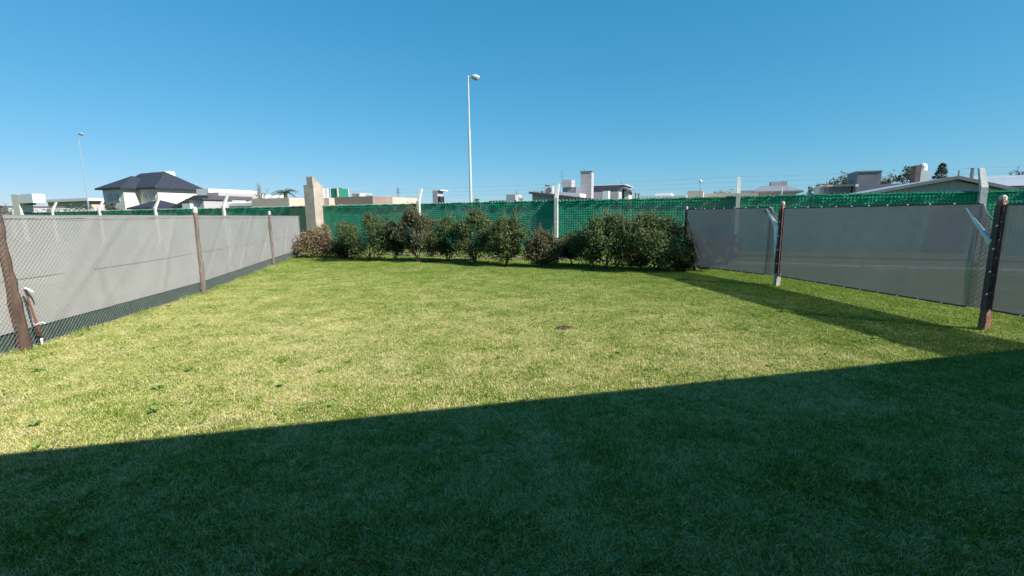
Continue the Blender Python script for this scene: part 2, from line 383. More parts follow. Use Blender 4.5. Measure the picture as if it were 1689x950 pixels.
# ------------------------------------------------------------------ generic fence pieces
def chain_link(line, z0, z1, pitch=0.062, r=0.0014, name='wire_mesh', parent=None, m=None, sections=3):
    """diamond netting along a ground polyline"""
    L_ = [0.0]
    for a, b in zip(line, line[1:]): L_.append(L_[-1] + (Vector(b) - Vector(a)).length)
    tot = L_[-1]; H = z1 - z0
    def at(s, z, off):
        for i in range(len(line) - 1):
            if s <= L_[i + 1] + 1e-6 or i == len(line) - 2:
                a, b = Vector(line[i]), Vector(line[i + 1]); d = (b - a).normalized(); p = a + d * (s - L_[i])
                return Vector((p.x, p.y, z)) + Vector((-d.y, d.x, 0)) * off
    mb = MB(); n = int((tot + H) / pitch)
    for sg in (1, -1):
        for k in range(n):
            s0 = k * pitch - (H if sg > 0 else 0); s1 = s0 + H
            pp = [(s0, 0.0), (s1, H)] if sg > 0 else [(s0, H), (s1, 0.0)]
            (a, za), (b, zb) = pp
            if b <= 0 or a >= tot: continue
            if a < 0: za += (zb - za) * (-a) / (b - a); a = 0
            if b > tot: zb = za + (zb - za) * (tot - a) / (b - a); b = tot
            if b - a < .01: continue
            br = [a] + [q for q in L_[1:-1] if a < q < b] + [b]
            P_ = [at(q, z0 + za + (zb - za) * (q - a) / (b - a), sg * r) for q in br]
            mb.tube(P_, r, sections, cap=False)
    return stuff(mb.build(name, m or MT['galv'], parent))

def sheet(name, m, p0, p1, z0, z1, parent, nx=60, nz=24, amp=0.012, seed=0, off=0.0, sag=0.0, thick=0.002, uv=False, zb1=None, folds=0):
    """hung cloth between two ground points, gently billowed, with thickness"""
    p0, p1 = Vector(p0), Vector(p1); d = (p1 - p0); L_ = d.length; d.normalize(); nrm = Vector((-d.y, d.x, 0))
    rs = random.Random(seed); ph = [(rs.uniform(.5, 3), rs.uniform(-4, 4), rs.uniform(0, 6.28), rs.uniform(.4, 1)) for _ in range(6)]
    fl = []
    for _ in range(folds * 2):
        w_ = rs.uniform(.03, .16); fl.append((rs.uniform(0, L_), rs.uniform(-1.4, 1.4), w_ * rs.uniform(.05, .14) * rs.choice((-1, 1)), w_))
    mb = MB(); vs = []; uvs = []
    for side in (0, 1):
        for j in range(nz + 1):
            for i in range(nx + 1):
                u, v = i / nx, j / nz; s = u * L_; zlo = z0 + (0 if zb1 is None else (zb1 - z0) * u)
                z = zlo + (z1 - zlo) * v
                z += sag * math.sin(math.pi * u) * (v - 1) * 0.5 - sag * math.sin(math.pi * u) * .3 * v
                o = sum(a * math.sin(fx * s + fz * z + q) for fx, fz, q, a in ph) * amp * math.sin(math.pi * min(1, max(0, v)) * .9 + .15)
                for (fs0, sl_, am, w_) in fl:
                    dd = s - (fs0 + sl_ * (z - z0)); o += am * math.exp(-(dd / w_) ** 2)
                vs.append(p0 + d * s + nrm * (o + off + side * thick) + Vector((0, 0, z))); uvs.append((s, z))
    w_ = nx + 1; N_ = w_ * (nz + 1); fs = []
    for j in range(nz):
        for i in range(nx):
            a = j * w_ + i; fs.append((a, a + 1, a + w_ + 1, a + w_))
    # single skin is enough for the weave; rim keeps a real edge
    mb.add(vs[:N_], fs); mb.uv = uvs[:N_]
    return mb.build(name, m, parent, smooth=True)

# ------------------------------------------------------------------ left fence
LB = [G(42, 578), G(337, 484), G(452, 438), G(499, 421)]
dL = (LB[1] - LB[0]).normalized()
LN = LB[0] - dL * 5.5
line_l = [LN, LB[0], LB[1], LB[2], LB[3]]
LT = 1.70
t = thing('chain_link_fence', 'left garden fence of chain link wire on rough posts, backed by pale grey cloth', 'fence', LB[1])
perp = Vector((-dL.y, dL.x, 0))
if perp.x > 0: perp = -perp                         # towards the neighbour (left)
def rough_post(base, h, r, m, seed, lean=(0, 0), capm=None, parent=None):
    rs = random.Random(seed); mb = MB(); pts_ = []; rad = []
    for k in range(15):
        f = k / 14; pts_.append(Vector((base.x + lean[0] * f + rs.uniform(-.008, .008), base.y + lean[1] * f + rs.uniform(-.008, .008), -0.02 + (h + .02) * f)))
        rad.append(r * (1.35 - .5 * f) * rs.uniform(.86, 1.14))
    mb.tube(pts_, rad, 9)
    for _ in range(9):                              # knots, mortar drips
        f = rs.random(); q = pts_[int(f * 14)]; a = rs.uniform(0, 6.28)
        mb.box(q + Vector((math.cos(a), math.sin(a), 0)) * r * .8, (r * .5, r * .5, rs.uniform(.03, .09)), a)
    o = mb.build('post', m, parent, smooth=False)
    if capm:
        c_ = MB(); c_.tube([pts_[-1] + Vector((0, 0, -.06)), pts_[-1] + Vector((0, 0, .03)), pts_[-1] + Vector((0, 0, .06))], [r * 1.15, r * 1.2, r * .6], 9); c_.build('cap', capm, o, smooth=False)
    return o
rough_post(LB[0], 1.74, .054, MT['old_wood'], 1, (-.05, -.02), None, t)
rough_post(LB[1], 1.78, .040, MT['bark_grey'], 2, (.0, .0), MT['concrete'], t)
rough_post(LB[2], 1.76, .036, MT['bark_grey'], 3, (.0, .0), MT['concrete'], t)
chain_link(line_l, 0.02, LT - .03, r=.001, parent=t)
for z, r in ((LT - .03, .003), (.88, .0025), (.04, .003)):
    mb = MB(); pp = [p + Vector((0, 0, z)) + perp * (.043 if z == .88 else -.006) for p in line_l]
    pp2 = []
    for a, b in zip(pp, pp[1:]):
        for k in range(8): f = k / 8; pp2.append(a.lerp(b, f) + Vector((0, 0, -.02 * math.sin(math.pi * f))))
    pp2.append(pp[-1]); mb.tube(pp2, r, 4); mb.build('tension_wire', MT['dark_wire'] if z == .88 else MT['galv'], t)
sgn = 1 if Vector((-dL.y, dL.x, 0)).x < 0 else -1
for i, (a, b) in enumerate(zip(line_l, line_l[1:])):
    sheet('cloth_panel', MT['screen_grey'], a, b, .25, 1.645, t, nx=int(40 + 12 * (b - a).length), amp=.006, seed=20 + i, off=.05 * sgn, folds=7)
    d = (b - a).normalized(); mb = MB()
    mb.prism([a + perp * .051 + Vector((0, 0, 1.625)), b + perp * .051 + Vector((0, 0, 1.625)), b + perp * .051 + Vector((0, 0, 1.665)), a + perp * .051 + Vector((0, 0, 1.665))], -perp * .006)
    mb.build('top_hem', MT['screen_grey'], t)
    sheet('gap_shade_sheet', MT['gap_shade'], a, b, -.02, .262, t, nx=60, nz=5, amp=.006, seed=60 + i, off=.07 * sgn)  # added dark sheet stands in for the shade under the cloth

# red pipe leaning on the first post
p0 = G(70, 572); p1 = on(42, 478, p0, dL); p1 = Vector((p1.x, p1.y, p1.z))
t = thing('red_pipe', 'thin red and white pipe leaning against the nearest rough post of left fence', 'pipe', p0)
mid = p0.lerp(p1, .42) + Vector((.015, 0, 0)); low = p0.lerp(p1, .16) + Vector((.02, 0, 0))
mb = MB(); mb.tube([low, mid, p0.lerp(p1, .8), p1], [.013, .013, .011, .010], 8); mb.build('pipe', MT['red'], t, True)
mb = MB(); mb.tube([p0, low], [.011, .0125], 8); mb.build('pipe_foot', MT['white_plastic'], t, True)
mb = MB(); mb.tube([mid + Vector((-.02, 0, -.02)), mid + Vector((.08, -.01, .01)), mid + Vector((.13, -.02, .005))], [.013, .012, .006], 6); mb.build('white_clip', MT['white_plastic'], t)
mb = MB(); mb.tube([p1 + Vector((0, 0, .02)), p1 + Vector((.06, -.01, .0)), p1 + Vector((.10, -.01, -.03))], [.014, .012, .008], 6); mb.build('white_tie', MT['white_plastic'], t)
mb = MB(); mb.tube([p1 + Vector((-.01, 0, .0)), p1 + Vector((.06, 0, -.10)), p1 + Vector((.085, 0, -.19))], [.014, .010, .005], 6); mb.build('black_strap', MT['black_plastic'], t)

# ------------------------------------------------------------------ right fence
RB = [G(1128, 447), G(1281, 472), G(1622, 545)]
dR = (RB[2] - RB[1]).normalized()
RB.append(RB[2] + dR * 4.2)
t = thing('cloth_screen_fence', 'right garden fence of dark grey shade cloth tied between rusty posts', 'fence', RB[1])
def sq_post(base, h, wd, m, lean=Vector((0, 0, 0)), parent=None, foot=None):
    mb = MB(); q = wd / 2; ax = dR; ay = Vector((-dR.y, dR.x, 0)); vs = []
    for k, (z, s) in enumerate(((-.02, 1.15), (.3, 1.0), (h - .03, .92), (h, .7))):
        for (i, j) in ((-1, -1), (1, -1), (1, 1), (-1, 1)):
            vs.append(base + lean * (z / h) + ax * i * q * s + ay * j * q * s + Vector((0, 0, z)))
    fs = [(k * 4 + i, k * 4 + (i + 1) % 4, k * 4 + 4 + (i + 1) % 4, k * 4 + 4 + i) for k in range(3) for i in range(4)] + [(0, 3, 2, 1), (12, 13, 14, 15)]
    mb.add(vs, fs); o = mb.build('post', m, parent)
    if foot:
        f_ = MB(); f_.box(base + Vector((0, 0, .14)), (wd * 1.22, wd * 1.22, .30), ax=ax, ay=ay); f_.build('post_foot', foot, o)
    c_ = MB(); c_.tube([base + lean + Vector((0, 0, h - .03)), base + lean + Vector((0, 0, h + .02)), base + lean + Vector((0, 0, h + .045))], [wd * .5, wd * .5, wd * .2], 8); c_.build('cap', MT['concrete'], o)
    return o
sq_post(RB[0], 1.75, .065, MT['rust'], parent=t)
sq_post(RB[1], 1.79, .075, MT['rust'], parent=t, foot=MT['kerb'])
sq_post(RB[2], 1.75, .08, MT['rust'], parent=t)
sq_post(RB[3], 1.72, .09, MT['rust'], parent=t)
mb = MB(); mb.tube([RB[0] + dR * .04 + Vector((0, 0, 1.52)), RB[0] + dR * .75 + Vector((0, 0, .35))], .022, 6); mb.build('brace', MT['bark_grey'], t)
perpR = Vector((-dR.y, dR.x, 0))
if perpR.x < 0: perpR = -perpR                       # away from the lawn
so_ = 1 if Vector((-dR.y, dR.x, 0)).x > 0 else -1
tie_me = None
def tie(p):
    global tie_me
    if tie_me is None:
        mb = MB(); mb.tube([(-.012, 0, -.006), (0, 0, .006), (.012, 0, -.004)], [.006, .009, .005], 5); o = mb.build('tie', MT['tie'], t); tie_me = o.data
    else: o = bpy.data.objects.new('tie', tie_me); COL.objects.link(o); o.parent = t; o.matrix_parent_inverse = Matrix.Translation(-t.location)
    o.location = p
def strip(a, b, wd, m, name, parent, off=-.012):
    a, b = Vector(a), Vector(b); mb = MB(); dd = (b - a).normalized(); up = perpR.cross(dd).normalized()
    mb.prism([a - up * wd / 2 + perpR * off, b - up * wd / 2 + perpR * off, b + up * wd / 2 + perpR * off, a + up * wd / 2 + perpR * off], perpR * .004); return mb.build(name, m, parent)
panels = [(RB[0], RB[1], 1.72, .18, .22, .05, .30), (RB[1], RB[2], 1.70, .23, .28, .06, .22), (RB[2], RB[3], 1.68, .29, .30, .055, .05)]
for k, (a, b, zt, zb0, zb1, g0, g1) in enumerate(panels):
    d = (b - a).normalized(); A = a + d * g0; B = b - d * g1
    sheet('cloth_panel', MT['screen_shaded'], A, B, zb0, zt, t, nx=90, amp=.011, seed=40 + k, off=.0, sag=.03, zb1=zb1, folds=4)
    strip(A + Vector((0, 0, zt - .01)), B + Vector((0, 0, zt - .01)), .022, MT['hem'], 'hem', t)
    strip(A + Vector((0, 0, zb0)), B + Vector((0, 0, zb1)), .022, MT['hem'], 'hem', t)
    strip(A + Vector((0, 0, zb0)), A + Vector((0, 0, zt)), .03, MT['hem'], 'hem', t)
    L_ = (B - A).length; n = int(L_ / .33)
    for i in range(n + 1):
        f = i / n; q = A.lerp(B, f)
        tie(q + Vector((0, 0, zt - .005)) - perpR * .022); tie(q + Vector((0, 0, zb0 + (zb1 - zb0) * f)) - perpR * .022)
    for i in range(1, 6): tie(A + Vector((0, 0, zb0 + (zt - zb0) * i / 6)) - perpR * .022 - d * .02)
    if k < 2:   # slack end of the cloth, doubled back, and its edge, painted pale as if sunlit
        m3 = B + Vector((0, 0, zt)); e1 = b - d * .03 + Vector((0, 0, zt - .38)); e2 = b - d * .04 + Vector((0, 0, zb1))
        Bb = B + Vector((0, 0, zb1)); out_ = perpR * .16
        mb = MB(); N_ = 8; vs = []
        for j in range(N_ + 1):
            f = j / N_; lft = m3.lerp(Bb, f); zr = (m3 + (e1 - m3) * min(1, f / .28)) if f < .28 else e1.lerp(e2, (f - .28) / .72)
            for i in range(4):
                u = i / 3; vs.append(lft.lerp(zr, u) - d * (.05 * (1 - u)) + perpR * .016 * (1 - u) + out_ * math.sin(math.pi * u) * .25 + Vector((0, 0, 0)))
        fs = [(j * 4 + i, j * 4 + i + 1, j * 4 + 5 + i, j * 4 + 4 + i) for j in range(N_) for i in range(3)]
        mb.add(vs, fs); mb.build('slack_cloth', MT['screen_shaded'], t)
        if k == 0: path = [(1267, 344), (1276, 358), (1285, 374), (1284, 400), (1281, 436)]; rad = [.010, .035, .065, .042, .010]
        else: path = [(1597, 341), (1612, 362), (1630, 386), (1638, 397), (1637, 408)]; rad = [.004, .018, .034, .042, .010]
        pp = [on(px_, py_, b, dR) - perpR * .05 for px_, py_ in path]
        mb = MB(); mb.tube(pp, rad, 8); mb.build('folded_edge', MT['sunlit_fold'], t, True)
        p_ = b - perpR * .052; strip(p_ + Vector((0, 0, .28)), p_ + Vector((0, 0, 1.66)), .062, MT['hem'], 'post_wrap', t)
        for i in range(9): tie(p_ + Vector((0, 0, .35 + .15 * i)) - perpR * .02 + d * (.03 if i % 2 else -.035))
        chain_link([B - d * .02, b - d * .02], zb1, zt - .12, pitch=.075, r=.003, parent=t)

# ------------------------------------------------------------------ back perimeter fence
BP0 = G(918, 416.5)
PT = 2.22
def bpt(px, py=380): q = on(px, py, BP0, AD); return Vector((q.x, q.y, 0))
pxs = [93, 170, 262, 374, 693, 918, 1214, 1611]
bases = [bpt(p) for p in pxs]
endL = bpt(30); endR = bases[-1] + AD * 9
t = thing('perimeter_fence', 'long back fence of chain link covered with bright green cloth, barbed wire above', 'fence', BP0)
gA = MB(); Lp = (endR - endL).length
nxg = int(Lp / .12); nzg = 20; rs = random.Random(77)
vs = []; uvs = []
for j in range(nzg + 1):
    for i in range(nxg + 1):
        s = i * Lp / nxg; z = .22 + (PT - .02 - .22) * j / nzg
        o = .012 * math.sin(s * 9.1 + z * 3) * math.sin(z * 7) + .02 * math.sin(s * .9 + z)
        zz = z + (.012 * math.sin(s * 41) if j == nzg else 0) + (.03 * math.sin(s * .7) if j == 0 else 0)
        vs.append(endL + AD * s + AN * (.07 + o) + Vector((0, 0, zz))); uvs.append((s, z))
W_ = nxg + 1
gA.add(vs, [(j * W_ + i, j * W_ + i + 1, (j + 1) * W_ + i + 1, (j + 1) * W_ + i) for j in range(nzg) for i in range(nxg)]); gA.uv = uvs
gA.build('green_cloth', MT['green'], t, True)
chain_link([endL + AN * .03, endR + AN * .03], .03, PT, pitch=.12, r=.001, parent=t)
# knuckled top selvage of the netting
mb = MB(); s = 0
while s < Lp:
    p = endL + AD * s + AN * .03 + Vector((0, 0, PT))
    mb.tube([p - AD * .045 - Vector((0, 0, .05)), p + Vector((0, 0, .03)), p + AD * .045 - Vector((0, 0, .05))], .008, 3, cap=False); s += .15
stuff(mb.build('top_selvage', MT['galv'], t))
mb = MB(); s = 0; rs = random.Random(4)
while s < Lp:      # cloth bunched over the top wire
    l = rs.uniform(.25, .8); p = endL + AD * s + AN * .015 + Vector((0, 0, PT - .06))
    pts_ = [p + AD * (l * f) + Vector((0, 0, rs.uniform(-.03, .02))) - AN * rs.uniform(0, .02) for f in (0, .25, .5, .75, 1)]
    mb.tube(pts_, [.01, .03, .025, .035, .008], 5, cap=False); s += l * rs.uniform(.9, 1.5)
stuff(mb.build('bunched_cloth', MT['green'], t))
def arm_post(b, wd=.13, dp=.16, h=2.34, arm=.62, parent=None):
    mb = MB(); z = Vector((0, 0, 1)); tt = b + z * h
    mb.box(b + z * (h / 2 - .02) - AN * (dp / 2 - .02), (wd, dp, h + .04), ax=AD, ay=AN)
    f0 = [tt - AD * wd / 2 - AN * (dp - .02), tt + AD * wd / 2 - AN * (dp - .02), tt + AD * wd / 2 + AN * .02, tt - AD * wd / 2 + AN * .02]
    e = AN * .30 + z * (arm - .1); f1 = [tt + e + (q - tt) * .75 for q in f0]
    mb.add([*f0, *f1], [(0, 1, 5, 4), (1, 2, 6, 5), (2, 3, 7, 6), (3, 0, 4, 7), (4, 5, 6, 7)])
    return mb.build('post', MT['post_white'], parent)
for i, b in enumerate(bases): arm_post(b, wd=.14 if i < 7 else .17, dp=.15, h=2.30, arm=.70, parent=t)
arm_post(bases[-1] + AD * 6.4, parent=t)
for k in range(3):
    f = .35 + .3 * k
    off = AN * (.30 * f) + Vector((0, 0, 2.34 + .6 * f)); mb = MB(); stops = [endL] + bases + [endR]
    pp = []
    for a, b in zip(stops, stops[1:]):
        for j in range(6): g = j / 6; pp.append(a.lerp(b, g) + off + Vector((0, 0, -.03 * math.sin(math.pi * g))))
    pp.append(endR + off); mb.tube(pp, .0024, 3); mb.build('barbed_wire', MT['dark_wire'], t)

# pillars in the perimeter line
pb = bpt(519); pb.z = 0
t = thing('concrete_pillar', 'broad weathered concrete pillar with slanted top, at the corner behind the dry bush', 'pillar', pb)
wpx = .78
mb = MB(); ztop = topz(515, 306, pb); z = Vector((0, 0, 1))
fl = on(503, 340, pb - AN * .5, AD); fr = on(519, 340, pb - AN * .5, AD); br = on(535, 340, fr, AN)
wA = (Vector((fr.x, fr.y, 0)) - Vector((fl.x, fl.y, 0))).length
c0 = Vector((fl.x, fl.y, 0)); c1 = c0 + AD * wA; dep = min(1.3, (Vector((br.x, br.y, 0)) - Vector((fr.x, fr.y, 0))).length)
mb.prism([c0, c1, c1 + AN * dep, c0 + AN * dep], z * ztop); mb.build('shaft', MT['pillar_stucco'], t)
zt2 = topz(512, 291, c1); mb = MB()
mb.prism([c0 + AD * wA * .35 + z * ztop, c0 + AD * wA * .35 + z * zt2, c0 + AD * wA * .35 + AN * dep * .12 + z * zt2, c0 + AD * wA * .35 + AN * dep * .85 + z * ztop], AD * wA * .6)
mb.build('slanted_top', MT['pillar_stucco'], t)
pl = bpt(27)
t = thing('white_pillar', 'cream pillar with a white box on its head, at far left above the grey cloth', 'pillar', pl)
q0 = on(21, 340, pl - AN * .2, AD); q1 = on(32, 340, pl - AN * .2, AD); q0.z = q1.z = 0; zt = topz(27, 321, q0)
mb = MB(); mb.prism([q0, q1, q1 + AN * .8, q0 + AN * .8], z * zt); mb.build('shaft', MT['cream'], t)
q2 = on(54, 330, q0, AD); q2.z = 0; zb = topz(45, 336, q0); mb = MB()
mb.prism([q1 + z * zb, q2 + z * zb, q2 + AN * .75 + z * zb, q1 + AN * .75 + z * zb], z * (zt - zb - .02)); mb.build('box', MT['white_wall'], t)
mb = MB(); w_ = (q2 - q1) * .35; mb.prism([q1 + w_ + z * (zb - .13), q1 + w_ * 2 + z * (zb - .13), q1 + w_ * 2 + AN * .4 + z * (zb - .13), q1 + w_ + AN * .4 + z * (zb - .13)], z * .13); mb.build('bracket', MT['dark'], t)

# ------------------------------------------------------------------ kerb behind the bushes
k0 = G(600, 421.5); ka = G(920, 428.5); kb = G(1518, 444.5); dk = (kb - ka).normalized()
t = thing('garden_kerb', 'low pale concrete kerb running behind the row of bushes', 'kerb', ka)
s0 = -(ka - on(560, 422, ka, dk)).length; s1 = (kb - ka).length + 6; s = s0; rs = random.Random(8); kme = MB(); n = 0
kme.box((0, 0, 0), (.97, .10, .12)); first = None
while s < s1:
    c = ka + dk * (s + .5)
    if first is None: first = kme.build('kerb_block', MT['kerb'], t); o = first
    else: o = bpy.data.objects.new('kerb_block', first.data); COL.objects.link(o); o.parent = t; o.matrix_parent_inverse = Matrix.Translation(-t.location)
    o.location = c + Vector((0, rs.uniform(-.01, .01), .025 + rs.uniform(-.02, .008))); o.rotation_euler = (0, rs.uniform(-.015, .015), math.atan2(dk.y, dk.x) + rs.uniform(-.01, .01)); s += 1.0
b_ = G(1112, 443)
mb = MB(); mb.box(b_ + Vector((0, 0, .06)), (.22, .11, .12), .4); tag(mb.build('brick', MT['brick']), 'reddish brick lying beside the first right fence post under the bushes', 'brick')
# dark soil strip under the bushes, doubling as the shade band at their feet
mb = MB(); n = 60; a_, c_ = G(520, 424), G(1150, 449); d = (c_ - a_).normalized(); nn = Vector((-d.y, d.x, 0)); rs = random.Random(2); L_ = (c_ - a_).length
vs = []
for i in range(n + 1):
    p = a_ + d * (L_ * i / n) + z * .004
    vs += [p - nn * rs.uniform(.12, .38), p + nn * rs.uniform(.5, .75)]
mb.add(vs, [(2 * i, 2 * i + 2, 2 * i + 3, 2 * i + 1) for i in range(n)]); struct(mb.build('soil_shade_bed', MT['soil']))

# ------------------------------------------------------------------ bushes
def leaf(mb, p, sz, rs, up=0.3, v=None):
    a = rs.uniform(0, 6.283); e = rs.uniform(-.4, 1.2) + up * .3
    d = Vector((math.cos(a) * math.cos(e), math.sin(a) * math.cos(e), math.sin(e)))
    s = d.cross(Vector((rs.uniform(-1, 1), rs.uniform(-1, 1), rs.uniform(-1, 1)))).normalized() * sz * rs.uniform(.28, .42)
    mb.at = rs.random() if v is None else v
    mb.add([p, p + d * sz * .5 + s, p + d * sz, p + d * sz * .5 - s], [(0, 1, 2, 3)])
def bush(base, wd, h, label, m, tm, seed, nleaf=11000, lsz=.060, shoots=14, stems=5, low=.22, dens=1.0, shoot_h=.3, name='bush', cat='bush', group='row of bushes along the back of the lawn', round_=1.0):
    rs = random.Random(seed); t = thing(name, label, cat, base, group)
    mb = MB(); lobes = []
    nl = 22
    for k in range(nl):
        a = rs.uniform(0, 6.283); f = (k + .5) / nl; zc = h * (low + (.93 - low) * f)
        prof = math.sin(math.pi * min(1, (f * .74 + .20))) ** .9
        r = wd * .5 * prof * rs.uniform(.35, 1.0)
        lobes.append((Vector((base.x + math.cos(a) * r, base.y + math.sin(a) * r, zc * rs.uniform(.9, 1.04))), wd * rs.uniform(.14, .24) * (1.1 - .35 * f)))
    for k in range(stems):
        tgt = lobes[rs.randrange(3, nl)][0]; b0 = base + Vector((rs.uniform(-.04, .04), rs.uniform(-.04, .04), -.01))
        m1 = b0.lerp(tgt, .4) + Vector((rs.uniform(-.04, .04), rs.uniform(-.04, .04), .04)); mb.tube([b0, m1, tgt], [.022, .015, .006], 5)
    for (c, r) in lobes:
        b0 = base + Vector((0, 0, h * .15)); mb.tube([b0.lerp(c, .3), c], [.008, .004], 4, cap=False)
        for _ in range(5):
            q = c + Vector((rs.uniform(-1, 1), rs.uniform(-1, 1), rs.uniform(-.3, 1))) * r * 1.1; mb.tube([c, q], [.004, .002], 3, cap=False)
    mb.build('trunk', tm, t)
    lb = MB()
    for _ in range(int(nleaf * dens)):
        c, r = lobes[rs.randrange(nl)]
        while True:
            v = Vector((rs.gauss(0, 1), rs.gauss(0, 1), rs.gauss(0, 1)))
            if v.length > .01: break
        v = v.normalized() * r * (rs.random() ** .55) * rs.uniform(.8, 1.35); v.z *= .9 * round_
        p = c + v
        if p.z < .06: continue
        leaf(lb, p, lsz * rs.uniform(.6, 1.25), rs)
    tw = MB()
    for _ in range(int(shoots * 2.3)):
        c, r = lobes[rs.randrange(nl // 3, nl)]; a = rs.uniform(0, 6.283); L_ = rs.uniform(.4, 1.0) * shoot_h
        p = c + Vector((math.cos(a) * r * .7, math.sin(a) * r * .7, r * .4)); d = Vector((math.cos(a) * .25, math.sin(a) * .25, 1)).normalized()
        if rs.random() < .25: d = Vector((math.cos(a) * .9, math.sin(a) * .9, .6)).normalized()
        e = p + d * L_; tw.tube([p, e], [.004, .002], 3, cap=False)
        for k in range(int(L_ / .009)):
            f = rs.random() ** 1.3; q = .035 * (1 - f) + .008
            leaf(lb, p.lerp(e, f) + Vector((rs.gauss(0, q), rs.gauss(0, q), 0)), lsz * .8 * (1 - .4 * f), rs, 1.2, .3 + .7 * rs.random())
    if shoots: stuff(tw.build('shoots', MT['twig_pale'], t))
    lb.build('crown', m, t)
    return t
# (x0, x1, top, trunk x, base y, material, label, kwargs)
BU = [
 (499, 562, 376, 530, 424, 'leaf_dry', 'straw coloured half dead bush, leftmost, beside the grey cloth', dict(shoots=26, low=.12, shoot_h=.35, dens=.9)),
 (556, 598, 386, 574, 426, 'leaf_dark', 'low dark green bush between the straw coloured bush and the first broad one', dict(shoots=5, low=.1)),
 (572, 642, 352, 612, 430, 'leaf', 'broad round bush with two visible stems, right of the concrete pillar', dict(shoots=18, low=.22)),
 (636, 668, 366, 651, 431, 'leaf_dark', 'narrow dark bush on one stem, just left of the bush before a fence post', dict(shoots=8, low=.25)),
 (660, 714, 346, 693, 432, 'leaf_brown', 'tall loose olive brown bush in front of the post left of the street lamp', dict(shoots=24, shoot_h=.4, low=.22)),
 (712, 762, 362, 741, 431, 'leaf', 'mid sized green bush on a bare forked stem, left of the street lamp', dict(shoots=16, shoot_h=.35, low=.24)),
 (756, 816, 348, 784, 434, 'leaf', 'tall pointed bush directly below the near street lamp', dict(shoots=26, shoot_h=.4, low=.22)),
 (812, 866, 360, 832, 438, 'leaf', 'bushy green shrub with long stray shoots, right of the tall pointed one', dict(shoots=26, shoot_h=.55, low=.22)),
 (862, 916, 378, 892, 441, 'leaf_brown', 'low olive brown bush with spiky shoots at the foot of the white post', dict(shoots=22, shoot_h=.4, low=.12)),
 (926, 966, 385, 944, 438, 'leaf_dark', 'smallest open bush on a thin forked stem, right of the white post', dict(shoots=6, dens=.7, low=.3, stems=3)),
 (958, 1046, 352, 997, 444, 'leaf', 'widest bush with arching branches, in the middle right of the row', dict(shoots=30, nleaf=19000, shoot_h=.4)),
 (1036, 1126, 356, 1078, 446, 'leaf', 'wide dense bush reaching to the first right fence post', dict(shoots=30, nleaf=19000, shoot_h=.4, low=.12)),
 (1116, 1172, 392, 1142, 447, 'leaf_dark', 'low very dark bush in front of the dark cloth, last of the row', dict(shoots=6, low=.1, nleaf=11000)),
]
for i, (x0, x1, ty, tx, by, mk, lab, kw) in enumerate(BU):
    b = G(tx, by); wd = (x1 - x0) / (F_PX * 1.005) * b.y; cx = on((x0 + x1) / 2, by, b, Vector((1, 0, 0))); b.x = b.x * .5 + cx.x * .5
    bush(b, wd * (1.32 if i not in (0, 8, 12) else 1.1), topz(tx, ty, b) * 1.0, lab, MT[mk], MT['twig_pale'] if mk == 'leaf_dry' else MT['twig'], 100 + i, **kw)
b = G(1200, 440) + AN * .5
bush(b, .9, 1.0, 'dark bush behind the dark cloth between first and second right posts', MT['leaf_dark'], MT['twig'], 140, nleaf=1200, shoots=4, group='bushes beyond the dark cloth')
# pale low tufts behind the bushes
for i, (px, py, lab) in enumerate([(672, 424, 'small pale dry tuft between the narrow dark bush and the olive brown one'), (712, 425, 'small pale dry tuft right of the tall olive brown bush'), (868, 430, 'small pale yellowish tuft left of the low olive brown bush')]):
    b = G(px, py) + AN * .3; bush(b, .55, .32, lab, MT['leaf_far_dry'], MT['twig_pale'], 160 + i, nleaf=420, shoots=0, low=.2, lsz=.04, name='dry_tuft', cat='plant', group='pale tufts behind the bushes')

# longer uncut grass along the fences and round the posts
eb = MB(); rs = random.Random(21)
def long_grass(a, b, n, spread, h):
    a, b = Vector(a), Vector(b)
    for _ in range(n):
        p = a.lerp(b, rs.random()) + Vector((rs.gauss(0, spread), rs.gauss(0, spread), 0)); hh = h * rs.uniform(.4, 1.1) * (1 + .5 * math.sin(p.y * 5 + p.x * 3))
        an = rs.uniform(0, 6.28); d_ = Vector((math.cos(an), math.sin(an), 0)); s_ = Vector((-d_.y, d_.x, 0)) * .0022; eb.at = rs.random() * .8
        m_ = p + d_ * hh * .2 + z * hh * .6; eb.add([p - s_, p + s_, m_ + s_ * .8, m_ - s_ * .8, p + d_ * hh * .65 + z * hh * .95], [(0, 1, 2, 3), (3, 2, 4)])
for a_, b_ in zip(line_l, line_l[1:]): long_grass(a_, b_, int(260 * (b_ - a_).length), .035, .06)
for a_, b_ in zip(RB, RB[1:]): long_grass(a_, b_, int(200 * (b_ - a_).length), .05, .07)
for p_ in LB[:3] + RB[:3]: long_grass(p_, p_, 260, .07, .085)
long_grass(G(520, 421), G(1150, 446), 5200, .16, .07)
tag(eb.build('edge_grass', MT['blade']), 'longer uncut grass along the feet of the fences and posts', 'grass', kind='stuff')
lf = MB(); rs = random.Random(22)
for _ in range(170):
    y_ = rs.uniform(1.2, 12); p = Vector((rs.uniform(-1.1, 1.1) * y_, y_, rs.uniform(.02, .035))); leaf(lf, p, rs.uniform(.025, .05), rs, -1.5)
tag(lf.build('fallen_leaves', MT['leaf_dry']), 'small dry leaves scattered over the lawn', 'leaves', kind='stuff')

